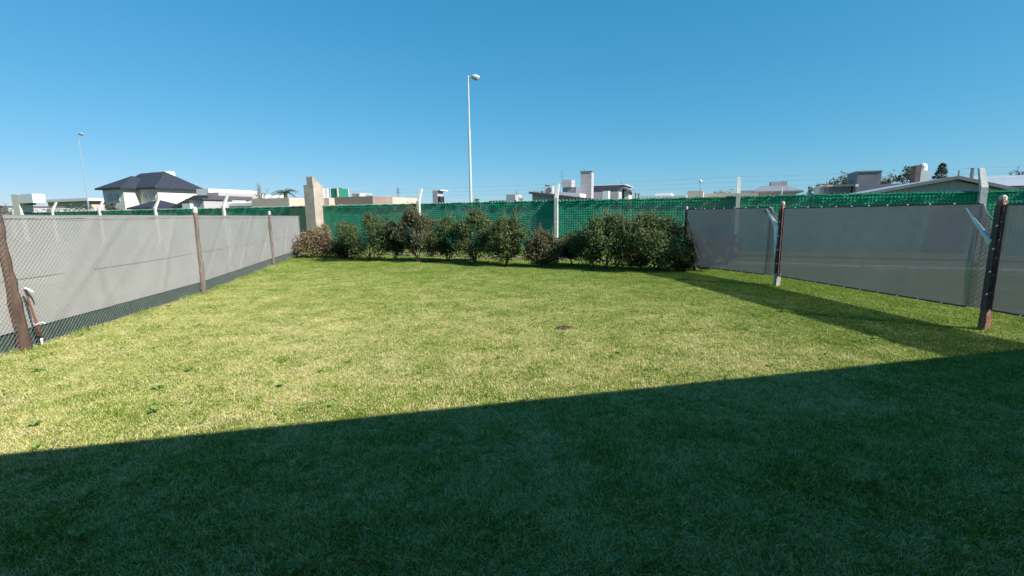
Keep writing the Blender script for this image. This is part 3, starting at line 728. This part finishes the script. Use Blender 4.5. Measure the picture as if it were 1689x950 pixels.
# ------------------------------------------------------------------ street lamps
def lamp(px, pytop, pybase_px, D, label, hr, r0, r1, side=1, pm='lamp_pole'):
    b = P(px, 340, D); b.z = 0; H = topz(px, pytop, b)
    t = thing('street_lamp', label, 'street lamp', b, 'street lamps beyond the back fence')
    mb = MB(); zz = Vector((0, 0, 1))
    mb.tube([b, b + zz * H * .68], [r0, r0 * .82], 10); mb.tube([b + zz * H * .68, b + zz * H], [r0 * .62, r1], 10); mb.build('pole', MT[pm], t, False)
    mb = MB(); top = b + zz * (H - .12); mb.tube([top, top + Vector((.22 * side, -.05, .03))], [.045, .04], 6); mb.build('arm', MT[pm], t)
    mb = MB(); c = top + Vector((.22 * side, -.05, .03)); ax = Vector((side, -.15, -.05)).normalized()
    mb.tube([c, c + ax * .1, c + ax * .32, c + ax * .55], [.06, .14, .16, .05], 10); mb.build('lamp_head', MT[pm], t, True)
    mb = MB(); mb.tube([c + ax * .15 - zz * .10, c + ax * .3 - zz * .14, c + ax * .5 - zz * .1], [.04, .09, .03], 8); mb.build('lens', MT['steel'], t, True)
lamp(777, 125, 333, 32, 'tall pale street lamp in the centre, rising behind the bushes', 0, .10, .05)
lamp(146, 221, 333, 54, 'distant faint street lamp at left, beyond the white pillar', 0, .075, .04, pm='pole_far')

# ------------------------------------------------------------------ houses
def gp(px, D, py=335): p = P(px, py, D); p.z = 0; return p
def walk(p, d, px, py=335): q = on(px, py, p, d); q.z = 0; return q
def block(c0, c1, dep, zt, m, name, parent, zb=0.0):
    mb = MB(); mb.prism([c0 + z * zb, c1 + z * zb, c1 + AN * dep + z * zb, c0 + AN * dep + z * zb], z * (zt - zb)); return mb.build(name, m, parent)
def fblock(x0, x1, yt, D, dep, m, name, parent, yb=None):
    c0 = gp(x0, D); c1 = walk(c0, AD, x1); zt = topz(x0, yt, c0); zb = 0 if yb is None else topz(x0, yb, c0)
    return block(c0, c1, dep, zt, m, name, parent, zb), c0, c1, zt
def window(c0, c1, u0, u1, z0, z1, parent, panes=2, fm='white_wall', arch=False):
    d = (c1 - c0); a = c0 + d * u0 - AN * .04; b = c0 + d * u1 - AN * .04; mb = MB(); fr = .09
    mb.prism([a + z * (z0 - fr), b + z * (z0 - fr), b + z * (z1 + fr), a + z * (z1 + fr)], AN * .03); f = mb.build('window', MT[fm], parent)
    for k in range(panes):
        e0 = a.lerp(b, (k + .10) / panes) - AN * .03; e1 = a.lerp(b, (k + .90) / panes) - AN * .03
        poly = [e0 + z * z0, e1 + z * z0, e1 + z * z1, e0 + z * z1]
        if arch: poly = [e0 + z * z0, e1 + z * z0, e1 + z * (z1 - .2), e0.lerp(e1, .75) + z * (z1 - .05), e0.lerp(e1, .5) + z * z1, e0.lerp(e1, .25) + z * (z1 - .05), e0 + z * (z1 - .2)]
        mb = MB(); mb.prism(poly, AN * .02); mb.build('pane', MT['glass'], f)
def hip(c, wd, dp, z0, z1, ov, rl, m, parent, name='roof'):       # c = front-left corner; rl = ridge fraction ends
    a = c - AD * ov - AN * ov; W = wd + 2 * ov; Dd = dp + 2 * ov
    b0 = [a, a + AD * W, a + AD * W + AN * Dd, a + AN * Dd]
    rg = [a + AD * W * rl[0] + AN * Dd * .5, a + AD * W * rl[1] + AN * Dd * .5]
    vs = [p + z * (z0 - .18) for p in b0] + [p + z * z0 for p in b0] + [p + z * z1 for p in rg]
    mb = MB(); mb.add(vs, [(3, 2, 1, 0), (0, 1, 5, 4), (1, 2, 6, 5), (2, 3, 7, 6), (3, 0, 4, 7), (4, 5, 9, 8), (5, 6, 9), (6, 7, 8, 9), (7, 4, 8)]); return mb.build(name, m, parent)

# big house with slate hip roof
c0 = gp(172, 60); t = thing('hip_roof_house', 'large cream house with dark slate hip roof on the left', 'house', c0)
c1 = walk(c0, AD, 206); c2 = walk(c1, AN, 232); c3 = walk(c2, AD, 262); c4 = walk(c3, AN, 328)
ze = topz(172, 311, c0)
d1 = (c2 - c1).length; d2 = (c4 - c3).length; wA = (c1 - c0).length; wB = (c3 - c2).length; Dp = d1 + d2
block(c0, c1, d1 + .5, ze, MT['cream'], 'wing_wall', t)
q0 = c2 - AD * wA
block(q0, c3, d2, ze - .02, MT['cream'], 'wall', t)
h = window(c0, c1, .2, .8, topz(180, 332, c0), topz(180, 320, c0), t, 2)
for u in (.2, .45, .70): window(c2, c3, u, u + .18, topz(240, 327, c2), topz(240, 319, c2), t, 1, arch=True)
mb = MB(); e0 = c2 + (c3 - c2) * .80 - AN * .05; mb.prism([e0 + z * .2, e0 + AD * wB * .17 + z * .2, e0 + AD * wB * .17 + z * topz(258, 335, c2), e0 + z * topz(258, 335, c2)], AN * .03); mb.build('door', MT['dark'], t)
hip(q0, wA + wB, d2, ze, topz(272, 288, q0 + AN * d2 * .5), .6, (.14, .70), MT['slate'], t)
hip(c0, wA, d1 + d2 * .6, ze - .01, topz(221, 292, c0 + AN * (d1 + 1)), .55, (.49, .51), MT['slate'], t, 'wing_roof')
mb = MB(); cc = c0 + AD * (wA * .9) + AN * Dp * .75; mb.box(cc + z * (topz(232, 285, cc) - .6), (3.2, 1.2, 1.6), ax=AD, ay=AN); mb.build('roof_tank', MT['white_wall'], t)
# porch
p0 = gp(214, 52); p1 = walk(p0, AD, 250); wd = (p1 - p0).length
zt0 = topz(214, 343, p0); hip(p0, wd, wd, zt0, topz(234, 330, p0 + AN * wd * .5), .25, (.49, .51), MT['slate'], t, 'porch_roof')
block(p0 + AD * .2, p1 - AD * .2, wd - .4, zt0 - .19, MT['white_wall'], 'porch_wall', t)
# white modern blocks right of it
c0 = gp(330, 58); t = thing('white_house', 'white flat roofed modern house with dark sloping roof, right of the slate roof', 'house', c0)
o, a, b, zt = fblock(326, 346, 312, 60, 7, MT['white_wall'], 'wall', t)
o, a, b, zt = fblock(343, 362, 318, 56, 5, MT['grey_wall'], 'tower', t)
o, a, b, zt = fblock(356, 372, 319, 57, 9, MT['white_wall'], 'side_block', t)
a = gp(279, 50); b = walk(a, AD, 344); zl, zm, zr = topz(279, 342, a), topz(322, 322, walk(a, AD, 322)), topz(344, 322, b); mm = walk(a, AD, 322)
mb = MB(); mb.prism([a + z * (zl - .15), b + z * (zr - .35), b + z * zr, mm + z * zm, a + z * zl], AN * 5); mb.build('sloping_roof', MT['roof_dark'], t)
mb = MB(); mb.prism([a + AD * .5 + AN * .3, b - AD * .1 + AN * .3, b - AD * .1 + AN * .3 + z * (zr - .4), mm + AN * .3 + z * (zm - .5), a + AD * .5 + AN * .3 + z * (zl - .17)], AN * 4); mb.build('gable_wall', MT['grey_wall'], t)
o, a, b, zt = fblock(312, 336, 330, 47, 3, MT['grey_wall'], 'front_block', t)
block(a - AD * .2 - AN * .2, b + AD * .2 - AN * .2, 3.4, zt + .12, MT['roof_dark'], 'front_roof', t, zb=zt + .003)
o, a, b, zt = fblock(300, 313, 336, 46.8, 2.5, MT['white_wall'], 'low_block', t)
# carport
c0 = gp(336, 46); t = thing('carport', 'low dark open carport with white fascia, right of the white house', 'carport', c0)
a = gp(336, 50); b = walk(a, AD, 415); zf = topz(400, 335, walk(a, AD, 400))
block(a, b, 6, zf, MT['white_wall'], 'roof', t, zb=zf - .28)
block(a + AN * 1.2, b + AN * 1.2, .3, zf - .283, MT['dark'], 'back_wall', t)
for u in (.02, .5, .97):
    q = a.lerp(b, u) + AN * .3; mb = MB(); mb.box(q + z * (zf - .29) / 2, (.25, .25, zf - .29), ax=AD, ay=AN); mb.build('column', MT['dark'], t)
# far-left low house
c0 = gp(76, 66); t = thing('low_house', 'low beige house with pale flat roof at far left, beyond the green cloth', 'house', c0)
o, a, b, zt = fblock(79, 150, 334, 66, 8, MT['tan'], 'wall', t); fblock(118, 176, 331, 69, 8, MT['white_wall'], 'rear_wall', t)
block(a - AD * .4 - AN * .6, b + AD * .6 - AN * .6, 9.5, zt + .35, MT['white_wall'], 'roof', t, zb=zt + .003)
window(a, b, .3, .42, .9, 2.2, t); window(a, b, .6, .72, .9, 2.2, t)
fblock(130, 146, 328, 70, 3, MT['slate'], 'roof_light', t)
c0 = gp(-25, 48); t = thing('grey_house', 'grey house corner at the extreme left edge behind the rough post', 'house', c0)
fblock(-60, 12, 345, 48, 8, MT['grey_wall'], 'wall', t); fblock(-40, 4, 341, 50, 5, MT['roof_dark'], 'roof', t)

# tan flat roofed building either side of the pillar
c0 = gp(415, 44); t = thing('tan_building', 'long tan flat roofed building seen either side of the concrete pillar', 'building', c0)
o, a, b, zt = fblock(415, 477, 328, 46, 6, MT['tan'], 'wall', t)
o, a, b, zt = fblock(488, 543, 328, 49, 6, MT['tan'], 'wall', t)
o, a, b, zt = fblock(552, 615, 325, 46, 3, MT['tan'], 'wall', t)
e = walk(b, AN, 690); block(a, b, (e - b).length, zt - .01, MT['tan'], 'hall', t)
mb = MB(); q = a + AD * .8 - AN * .05; mb.box(q + z * (zt - .9), (.35, .12, .35), ax=AD, ay=AN); mb.build('wall_lamp', MT['white_plastic'], t)
c0 = gp(545, 50); t = thing('water_tank_shelter', 'green mesh covered box on the tan roof, right of the concrete pillar', 'tank', c0)
o, a, b, zt = fblock(546, 558, 311, 50, 1.6, MT['green_box'], 'green_cover', t, yb=327)
for q in (a, b, a + AN * 1.6, b + AN * 1.6):
    mb = MB(); mb.box(q + z * (zt / 2 + .02), (.12, .12, zt + .06), ax=AD, ay=AN); mb.build('leg', MT['concrete'], t)
mb = MB(); cc = a.lerp(b, .5) + AN * .8; mb.tube([cc + z * (zt - .1), cc + z * (zt + .12)], [.5, .2], 10); mb.build('lid', MT['green_box'], t)
for k, (px, lab) in enumerate(((535.5, 'white vent pipe on the tan roof nearest the concrete pillar'), (541, 'white vent pipe on the tan roof nearest the green box'))):
    q = gp(px, 48); mb = MB(); mb.tube([q + z * 2.6, q + z * topz(px, 311, q)], .12, 8); tag(mb.build('vent_pipe', MT['white_wall']), lab, 'vent pipe', 'vent pipes on the tan roof')
c0 = gp(582, 49); t = thing('roof_canopy', 'tiny flat canopy on two pale legs on the tan roof', 'canopy', c0)
o, a, b, zt = fblock(581, 594, 319, 49, 2, MT['concrete'], 'slab', t, yb=320.5)
for u, ww in ((.22, .5), (.85, .25)):
    mb = MB(); q = a.lerp(b, u) + AN * .5; mb.box(q + z * (zt - .28), (ww, .8, .42), ax=AD, ay=AN); mb.build('leg', MT['white_wall'], t)
def antenna(px, y0, y1, D, label, r=.04):
    q = gp(px, D); zt = topz(px, y0, q); zb = max(0, topz(px, y1, q)); t = thing('antenna', label, 'antenna', q + z * zb, 'roof antennas')
    mb = MB(); mb.tube([q + z * zb, q + z * zt], r, 5); mb.build('mast', MT['steel'], t)
    mb = MB()
    for k in range(3): mb.tube([q + z * (zt - .15 - .2 * k) - AD * (.12 + .08 * k), q + z * (zt - .15 - .2 * k) + AD * (.12 + .08 * k)], r * .4, 4)
    mb.build('crossbars', MT['steel'], t)
antenna(657.5, 309, 328, 50, 'thin dark antenna mast left of the first white fence post', .07)
antenna(927, 281, 298, 44, 'thin antenna above the small upper block of the grey house', .03)
antenna(963, 278, 285, 44, 'short antenna standing on the tall chimney slab', .03)
antenna(852, 314, 322, 42, 'short antenna beside the small grey roof box', .025)
antenna(1289, 297, 300, 50, 'short antenna on the grey box of the pagoda roof', .03)
# chimney boxes
c0 = gp(714, 44); t = thing('roof_chimney', 'square pale chimney box right of the first white fence post', 'chimney', c0)
o, a, b, zt = fblock(714, 722, 315, 44, 1.0, MT['grey_wall'], 'shaft', t); b2 = walk(b, AN, 729)
block(b + AN * .02 + AD * .003, b + AD * .25 + AN * .02, (b2 - b).length, zt - .5, MT['dark'], 'opening', t)
block(a, b + AD * .35, 1.35, zt + .1, MT['white_wall'], 'cap', t, zb=zt + .003)
c0 = gp(836, 44); t = thing('roof_box', 'small grey roof box with a dish, left of the white fence post', 'roof box', c0)
o, a, b, zt = fblock(835, 850, 321, 44, 1.2, MT['grey_wall'], 'box', t)
mb = MB(); cc = b + AD * .55 + z * (zt - .35); mb.tube([cc, cc + AD * .08 - AN * .05], [.28, .03], 12); mb.build('dish', MT['steel'], t)
mb = MB(); mb.box(gp(827, 45) + z * (topz(827, 331, gp(827, 45)) / 2), (1.6, 2, topz(827, 331, gp(827, 45)) - .02), ax=AD, ay=AN); mb.build('base', MT['roof_dark'], t)

# grey house behind the white post
c0 = gp(878, 40); t = thing('shed_roof_house', 'grey house with slanting roofs and a tall chimney slab behind the white post', 'house', c0)
a = gp(878, 40); b = walk(a, AD, 990); za, zb_ = topz(878, 316, a), topz(985, 328, b)
mb = MB(); mb.prism([a, b, b + z * (zb_ - .2), a + z * (za - .2)], AN * 5); mb.build('wall', MT['grey_wall'], t)
mb = MB(); aa, bb = a - AD * .15 - AN * .4, b + AD * .4 - AN * .4
mb.prism([aa + z * (za - .19), bb + z * (zb_ - .25), bb + z * (zb_ - .1), aa + z * za], AN * 6); mb.build('roof', MT['roof_dark'], t)
a2 = gp(880, 42.5); b2 = walk(a2, AD, 956); m2 = walk(a2, AD, 918); mb = MB()
mb.prism([a2, b2, b2 + z * topz(956, 319, b2), a2 + z * topz(880, 314, a2)], AN * 4); mb.build('white_wall', MT['white_wall'], t)
a3 = gp(920, 39.5); b3 = walk(a3, AD, 957); mb = MB()
mb.prism([a3 + z * topz(920, 321, a3), b3 + z * topz(957, 328, b3), b3 + z * topz(957, 322, b3), a3 + z * topz(920, 315, a3)], AN * .25); mb.build('fascia', MT['white_wall'], t)
o, e, f, zt = fblock(926, 942, 297, 45, 1.3, MT['grey_wall'], 'upper_block', t, yb=309); fblock(928, 950, 309, 45.5, 3, MT['dark_grey_wall'], 'upper_base', t)
o, e, f, zt = fblock(957, 975, 284, 43, .9, MT['grey_wall'], 'chimney', t)
block(e - AD * .05 - AN * .05, f + AD * .05 - AN * .05, 1.0, zt + .08, MT['dark_grey_wall'], 'chimney_cap', t, zb=zt + .003)
o, e, f, zt = fblock(976, 1025, 307, 47, 5, MT['dark_grey_wall'], 'side_wall', t)
mb = MB(); n = 8; poly = []
for k in range(n + 1):
    an = math.pi / 2 * k / n; poly.append(e - AN * .4 + AN * (2.8 * (1 - math.cos(an))) + z * (zt + .003 + .12 * math.sin(an) + .0))
poly += [e + AN * 5.2 + z * (zt + .12), e + AN * 5.2 + z * (zt + .003)]
mb.prism(poly, AD * ((f - e).length + .3)); mb.build('curved_roof', MT['grey_wall'], t)
fblock(977, 1020, 317, 45, 1.6, MT['grey_wall'], 'low_wall', t); fblock(994, 1003, 315, 42.5, .8, MT['white_wall'], 'low_chimney', t)
p = gp(1024, 46); q = walk(p, AD, 1041); mb = MB(); mb.prism([p + z * topz(1024, 310, p), q + z * topz(1041, 317, q), q + z * (topz(1041, 317, q) + .15), p + z * (topz(1024, 310, p) + .25)], AN * 3); mb.build('side_eave', MT['dark_grey_wall'], t)
block(p + AD * .2 + AN * .4, q - AD * .3 + AN * .4, 2, topz(1030, 315, p), MT['cream'], 'side_room', t)
mb = MB(); q = gp(905, 41.2); zq = topz(905, 319, q); mb.box(q + z * (zq + .28), (.85, .35, .6), ax=AD, ay=AN); ac = tag(mb.build('air_conditioner', MT['white_plastic']), 'white air conditioner unit with round fan on the grey slanting roof', 'air conditioner')
mb = MB(); cc = q + z * (zq + .28) - AN * .18 + AD * .1; mb.tube([cc, cc - AN * .03], [.24, .22], 16); o = mb.build('fan', MT['dark_grey_wall'], ac)
t = thing('roof_panel', 'thin tilted grey panel left of the air conditioner on the slanting roof', 'panel', q - AD * .9 + z * zq)
mb = MB(); q = gp(899, 42); zq = topz(899, 316, q); mb.prism([q + z * zq, q + AD * .55 + z * zq, q + AD * .5 + z * (zq + .5), q + z * (zq + .6)], AN * .08); mb.build('panel', MT['dark_grey_wall'], t)
mb = MB(); mb.tube([q + AD * .25 + AN * .1 + z * (zq - .3), q + AD * .25 + AN * .1 + z * (zq + .45)], .02, 5); mb.build('bracket', MT['steel'], t)
for k, (px, lab) in enumerate(((1048.5, 'left one of two dark vent pipes above the green cloth'), (1053.5, 'right one of two dark vent pipes above the green cloth'))):
    q = gp(px, 40); mb = MB(); zt = topz(px, 319, q); mb.tube([q, q + z * zt], .07, 8); mb.tube([q + z * (zt - .12), q + z * (zt + .02)], .11, 8); tag(mb.build('vent_pipe', MT['steel']), lab, 'vent pipe', 'dark vent pipes right of the grey house')
# low pale house strip
c0 = gp(1040, 60); t = thing('pale_house', 'low pale house with flat roof right of the two vent pipes', 'house', c0)
fblock(1040, 1132, 324, 64, 8, MT['white_wall'], 'wall', t); fblock(1080, 1106, 319, 66, 6, MT['white_wall'], 'upper_wall', t)
c0 = gp(1133, 46); t = thing('beige_annex', 'small beige wall block right of the low pale house', 'building', c0)
fblock(1133, 1159, 315, 46, 6, MT['beige'], 'wall', t); fblock(1159, 1250, 320, 50, 6, MT['tan'], 'rear_wall', t); fblock(1222, 1250, 314.5, 56, 6, MT['grey_wall'], 'far_wall', t)
q = gp(1153.5, 44); t = thing('globe_lamp', 'round white globe lamp on a thin pole above the beige block', 'lamp', q)
mb = MB(); zt = topz(1154, 299, q); mb.tube([q, q + z * zt], .025, 5); mb.build('pole', MT['steel'], t)
mb = MB(); mb.tube([q + z * (zt - .1), q + z * (zt - .05), q + z * (zt + .05), q + z * (zt + .12), q + z * (zt + .14)], [.05, .13, .15, .08, .02], 10); mb.build('globe', MT['tie'], t, True)
# pagoda-roofed house
c0 = gp(1248, 50); t = thing('pagoda_roof_house', 'house with wide grey hip roof and a box on top, behind the second right post', 'house', c0)
o, a, b, zt = fblock(1250, 1312, 319, 50, 4.5, MT['cream'], 'wall', t)
hip(a, (b - a).length, 4.5, zt + .18, zt + .85, .55, (.22, .72), MT['dark_grey_wall'], t)
e = gp(1269, 52); f = walk(e, AD, 1296); block(e, f, 1.4, topz(1269, 300, e), MT['grey_wall'], 'roof_box', t, zb=zt)
mb = MB(); q = gp(1288, 48); mb.tube([q, q + z * topz(1288, 309, q)], .05, 6); mb.build('flue', MT['white_wall'], t)
# right group
c0 = gp(1364, 52); t = thing('dark_block_house', 'dark grey cubic house with low tiled roof at left, right of the pagoda roof', 'house', c0)
fblock(1350, 1364, 306, 54, 3, MT['white_wall'], 'white_gable', t); o, a, b, zt = fblock(1364, 1402, 308.5, 52, 5, MT['dark_grey_wall'], 'low_wall', t)
block(a - AD * .3 - AN * .5, b + AD * .1 - AN * .5, 5.5, zt + .2, MT['beige'], 'tiled_roof', t, zb=zt + .003)
o, a, b, zt = fblock(1410, 1449, 284, 50, 4, MT['dark_grey_wall'], 'tower', t)
block(a - AD * .08 - AN * .08, b + AD * .08 - AN * .08, 4.2, zt + .12, MT['grey_wall'], 'parapet', t, zb=zt + .003)
o, a, b, zt = fblock(1446, 1512, 304, 50.5, 4, MT['dark_grey_wall'], 'side_wall', t)
mb = MB(); q = a - AN * .03; mb.prism([q + AD * .3 + z * (zt - 1.0), q + AD * 1.0 + z * (zt - 1.0), q + AD * 1.0 + z * (zt - .35), q + AD * .3 + z * (zt - .35)], AN * .02); mb.build('window', MT['glass'], t)
q = gp(1410, 49.5); mb = MB(); mb.box(q - AN * .1 + z * topz(1410, 306, q), (.25, .2, .25), ax=AD, ay=AN); mb.build('wall_lamp', MT['tie'], t)
# gabled warehouse
c0 = gp(1462, 34); t = thing('gabled_shed', 'wide grey shed with low metal gable roof at the right edge', 'shed', c0)
a = gp(1440, 34); ap = walk(a, AD, 1574, 300); b = walk(a, AD, 1660, 300)
za, zp, zb_ = topz(1462, 309, a) - .25, topz(1574, 291, ap), topz(1659, 309, b)
mb = MB(); mb.prism([a, b, b + z * (zb_ - .2), ap + z * (zp - .25), a + z * (za - .2)], AN * 12); mb.build('wall', MT['grey_wall'], t)
mb = MB(); o_ = -AN * .5
for (u, zu, v, zv, nm) in ((a - AD * .4, za - .05, ap, zp, 'left_roof'), (ap, zp, b + AD * .4, zb_ - .1, 'right_roof')):
    mb = MB(); mb.prism([u + o_ + z * (zu - .16), v + o_ + z * (zv - .16), v + o_ + z * zv, u + o_ + z * zu], AN * 13); mb.build(nm, MT['metal_roof'], t)
    mb = MB(); mb.prism([u + o_ - AN * .03 + z * (zu - .2), v + o_ - AN * .03 + z * (zv - .2), v + o_ - AN * .03 + z * (zv + .02), u + o_ - AN * .03 + z * (zu + .02)], AN * .027); mb.build('fascia', MT['dark_grey_wall'], t)
q = ap + AD * 1.6 - AN * .05; mb = MB(); mb.box(q + z * 2.3, (.35, .12, .25), ax=AD, ay=AN); mb.build('vent', MT['dark'], t)
c0 = gp(1600, 62); t = thing('metal_roof_hall', 'long hall with pale blue metal roof at the right edge behind the grey shed', 'hall', c0)
a = gp(1580, 48); b = walk(a, AD, 1790, 300); zt = topz(1660, 307, walk(a, AD, 1660, 300)); block(a, b, 7, zt, MT['grey_wall'], 'wall', t)
zr = topz(1660, 289, walk(a, AD, 1660, 300) + AN * 3.5)
mb = MB(); aa = a - AN * .5; dd = (b - a); mb.prism([aa + z * (zt - .05), aa + AN * 4 + z * (zr - .1), aa + AN * 8 + z * (zt - .05), aa + AN * 4 + z * zr, ][:3] + [aa + AN * 4 + z * zr], dd); 
mb = MB(); mb.prism([aa + z * (zt + .003), aa + AN * 8 + z * (zt + .003), aa + AN * 4 + z * zr], dd); mb.build('roof', MT['metal_roof'], t)
for k, (px, y0, D, r, lab) in enumerate(((1581, 281, 40, .06, 'short dark flue pipe on the shed roof near its ridge'), (1603, 277, 40, .13, 'thicker grey flue pipe on the shed roof left of the bent post'))):
    q = gp(px, D, 290); mb = MB(); mb.tube([q + z * 3.0, q + z * topz(px, y0, q)], r, 8); tag(mb.build('flue_pipe', MT['steel']), lab, 'flue pipe', 'flue pipes on the shed roof')
c0 = gp(1504, 44); t = thing('water_tower', 'brown chimney block with a pale domed water tank beside it', 'water tank', c0)
o, a, b, zt = fblock(1504, 1513, 273, 44, 1.2, MT['chimney_brown'], 'chimney', t)
e = walk(b, AD, 1518.5) + AN * .5; zb_ = topz(1518, 282, e); zt2 = topz(1518, 274, e); mb = MB()
mb.tube([e + z * zb_, e + z * zt2, e + z * (zt2 + .18), e + z * (zt2 + .26)], [.34, .34, .22, .08], 14); mb.build('tank', MT['white_wall'], t, False)
block(b + AD * .003, b + AD * .7, 1.2, zb_ - .003, MT['white_wall'], 'tank_base', t)
# ------------------------------------------------------------------ far trees
def far_tree(px, ytop, ybase, D, wpx, label, m, seed, nleaf=700, lsz=.28, name='tree', bare=False, trunk=.12):
    rs = random.Random(seed); b = gp(px, D, (ytop + ybase) / 2); H = topz(px, ytop, b); wd = wpx * D / F_PX
    zlo = max(1.2, topz(px, ybase, b) - .6)
    t = thing(name, label, 'tree', b); mb = MB(); tips = []
    mb.tube([b - z * .05, b + z * zlo * .6 + AD * .1, b + z * (zlo + (H - zlo) * .4)], [trunk * 1.4, trunk, trunk * .6], 7)
    for k in range(10 if not bare else 16):
        s = b + z * (zlo * .8 + (H - zlo) * .3 * rs.random()); a = rs.uniform(0, 6.28); rr = wd * .5 * rs.uniform(.3, 1)
        e = b + Vector((math.cos(a) * rr, math.sin(a) * rr, zlo + (H - zlo) * rs.uniform(.25, .95 if rr < wd * .3 else .7)))
        mb.tube([s, s.lerp(e, .5) + z * .15, e], [trunk * .4, trunk * .25, .02], 4, cap=False); tips.append(e)
        if bare:
            for _ in range(7):
                f = rs.uniform(.4, 1); q = s.lerp(e, f); g = q + Vector((rs.uniform(-.5, .5), rs.uniform(-.5, .5), rs.uniform(.2, .9))) * wd * .25; mb.tube([q, g], [.022, .008], 3, cap=False); tips.append(g)
    mb.build('trunk', MT['twig'], t)
    lb = MB()
    for _ in range(nleaf):
        c = tips[rs.randrange(len(tips))]; v = Vector((rs.gauss(0, 1), rs.gauss(0, 1), rs.gauss(0, .7))) * wd * (.10 if not bare else .06)
        leaf(lb, c + v, lsz * rs.uniform(.5, 1.2), rs)
    lb.build('crown', m, t); return t
far_tree(1195, 312, 323, 52, 40, 'pale leafless looking tree just left of the upright fence post', MT['leaf_far_dry'], 201, 500, .16, bare=True)
far_tree(1232, 316, 324, 58, 24, 'small dry tree right of the upright fence post', MT['leaf_far_dry'], 202, 300, .15, bare=True)
far_tree(1338, 308, 320, 60, 14, 'small dark tree right of the pagoda roof', MT['leaf_far'], 203, 260, .2)
far_tree(1357, 301, 316, 62, 20, 'dark tree behind the small white gable', MT['leaf_far'], 204, 500, .25)
far_tree(1385, 293, 312, 58, 42, 'olive tree sloping up to the dark cubic house', MT['leaf_far'], 205, 1100, .25)
far_tree(1404, 290, 312, 60, 18, 'olive tree half hidden behind the dark cubic house', MT['leaf_far'], 206, 500, .25)
far_tree(1462, 284, 306, 60, 28, 'yellowish loose tree right of the dark cubic house', MT['leaf_far_dry'], 207, 600, .22, bare=True)
far_tree(1490, 274, 304, 58, 30, 'taller green tree left of the brown chimney block', MT['leaf_far'], 208, 700, .26)
far_tree(430, 300, 328, 60, 26, 'bare leafless tree left of the palm above the tan roof', MT['twig'], 210, 0, .1, bare=True, trunk=.07)
far_tree(188, 334, 345, 50, 18, 'small reddish dark tree in front of the large cream house', MT['leaf_brown'], 211, 700, .14)
far_tree(785, 327, 336, 60, 14, 'tiny dark treetop right of the central lamp pole', MT['leaf_far'], 212, 200, .2)
far_tree(1686, 262, 300, 60, 34, 'bare tree cut by the right edge of the picture', MT['leaf_far'], 213, 120, .2, bare=True)
far_tree(8, 340, 360, 40, 30, 'grey leafless shrubbery tree at extreme left', MT['leaf_far_dry'], 214, 300, .12, bare=True)
far_tree(125, 338, 352, 44, 60, 'yellow green shrub showing above the green cloth at left', MT['leaf_far'], 215, 900, .16)
far_tree(1026, 295, 322, 50, 9, 'thin bare sapling at the corner of the grey house', MT['twig'], 216, 0, .1, bare=True, trunk=.05)
# conifer
b = gp(1547, 48); H = topz(1547, 271, b); t = thing('conifer', 'dark pointed conifer behind the shed roof ridge', 'tree', b); rs = random.Random(33)
mb = MB(); mb.tube([b, b + z * H], [.15, .03], 7); mb.build('trunk', MT['twig'], t); lb = MB()
for k in range(1300):
    f = rs.random(); zz = H * (.35 + .65 * f); r = (1 - f) * 1.7 * rs.uniform(.3, 1.0) + .1; a = round(rs.uniform(0, 9)) * .7 + rs.gauss(0, .12) + f * 3
    leaf(lb, b + Vector((math.cos(a) * r, math.sin(a) * r, zz - r * .2)), .22, rs)
lb.build('crown', MT['leaf_far'], t)
# palm
b = gp(472, 54); H = topz(472, 318, b); t = thing('palm_tree', 'palm with drooping fronds above the tan roof, left of the concrete pillar', 'palm tree', b); rs = random.Random(12)
mb = MB(); mb.tube([b, b + z * H * .5, b + z * H], [.28, .22, .2], 9); mb.build('trunk', MT['twig'], t)
for k in range(16):
    a = k * 6.283 / 16 + rs.uniform(-.15, .15); el = rs.uniform(.1, 1.4); L_ = rs.uniform(1.2, 1.9); d = Vector((math.cos(a), math.sin(a), 0)); s = Vector((-d.y, d.x, 0)); mb = MB(); pts_ = []
    for j in range(9):
        f = j / 8; pts_.append(b + z * H + d * L_ * f * math.cos(el * (1 - f * .5)) + z * (L_ * (f * math.sin(el) - f * f * .75)))
    mb.tube(pts_, [.03 * (1 - j / 9) + .006 for j in range(9)], 4, cap=False)
    for j in range(1, 9):
        for sd in (-1, 1):
            for e in (0, .5):
                p = pts_[j - 1].lerp(pts_[j], .5 + e * .5); mb.at = rs.random(); ll = .45 * (1 - .4 * j / 9)
                mb.add([p, p + d * .06, p + s * sd * ll + d * .22 - z * .16], [(0, 1, 2)])
    mb.build('frond', MT['leaf_far'], t)

# ------------------------------------------------------------------ the house whose shadow lies on the lawn
e0, e1 = G(0, 750), G(1570, 588); dh = (e1 - e0).normalized(); nh = Vector((-dh.y, dh.x, 0))
k = trav.dot(nh) / math.tan(SUN_EL)                        # forward reach of the shadow per metre of height
dist = e0.dot(nh); SET = -0.8; Hh = (dist + SET) / k          # unseen roof carried ahead of the camera to block sky over the near lawn
t = thing('own_house', 'unseen house behind the camera, its roof carried forward to darken the near lawn', 'house', nh * -SET)
c = -nh * (SET + 4.5); mb = MB(); mb.box(-nh * (SET + 6.3) + z * (Hh / 2 - .1), (26, 5.0, Hh - .2), ax=dh, ay=nh); mb.build('wall', MT['tan'], t)
mb = MB(); mb.box(c + z * (Hh - .1), (26.8, 9.0, .197), ax=dh, ay=nh); mb.build('roof', MT['grey_wall'], t)
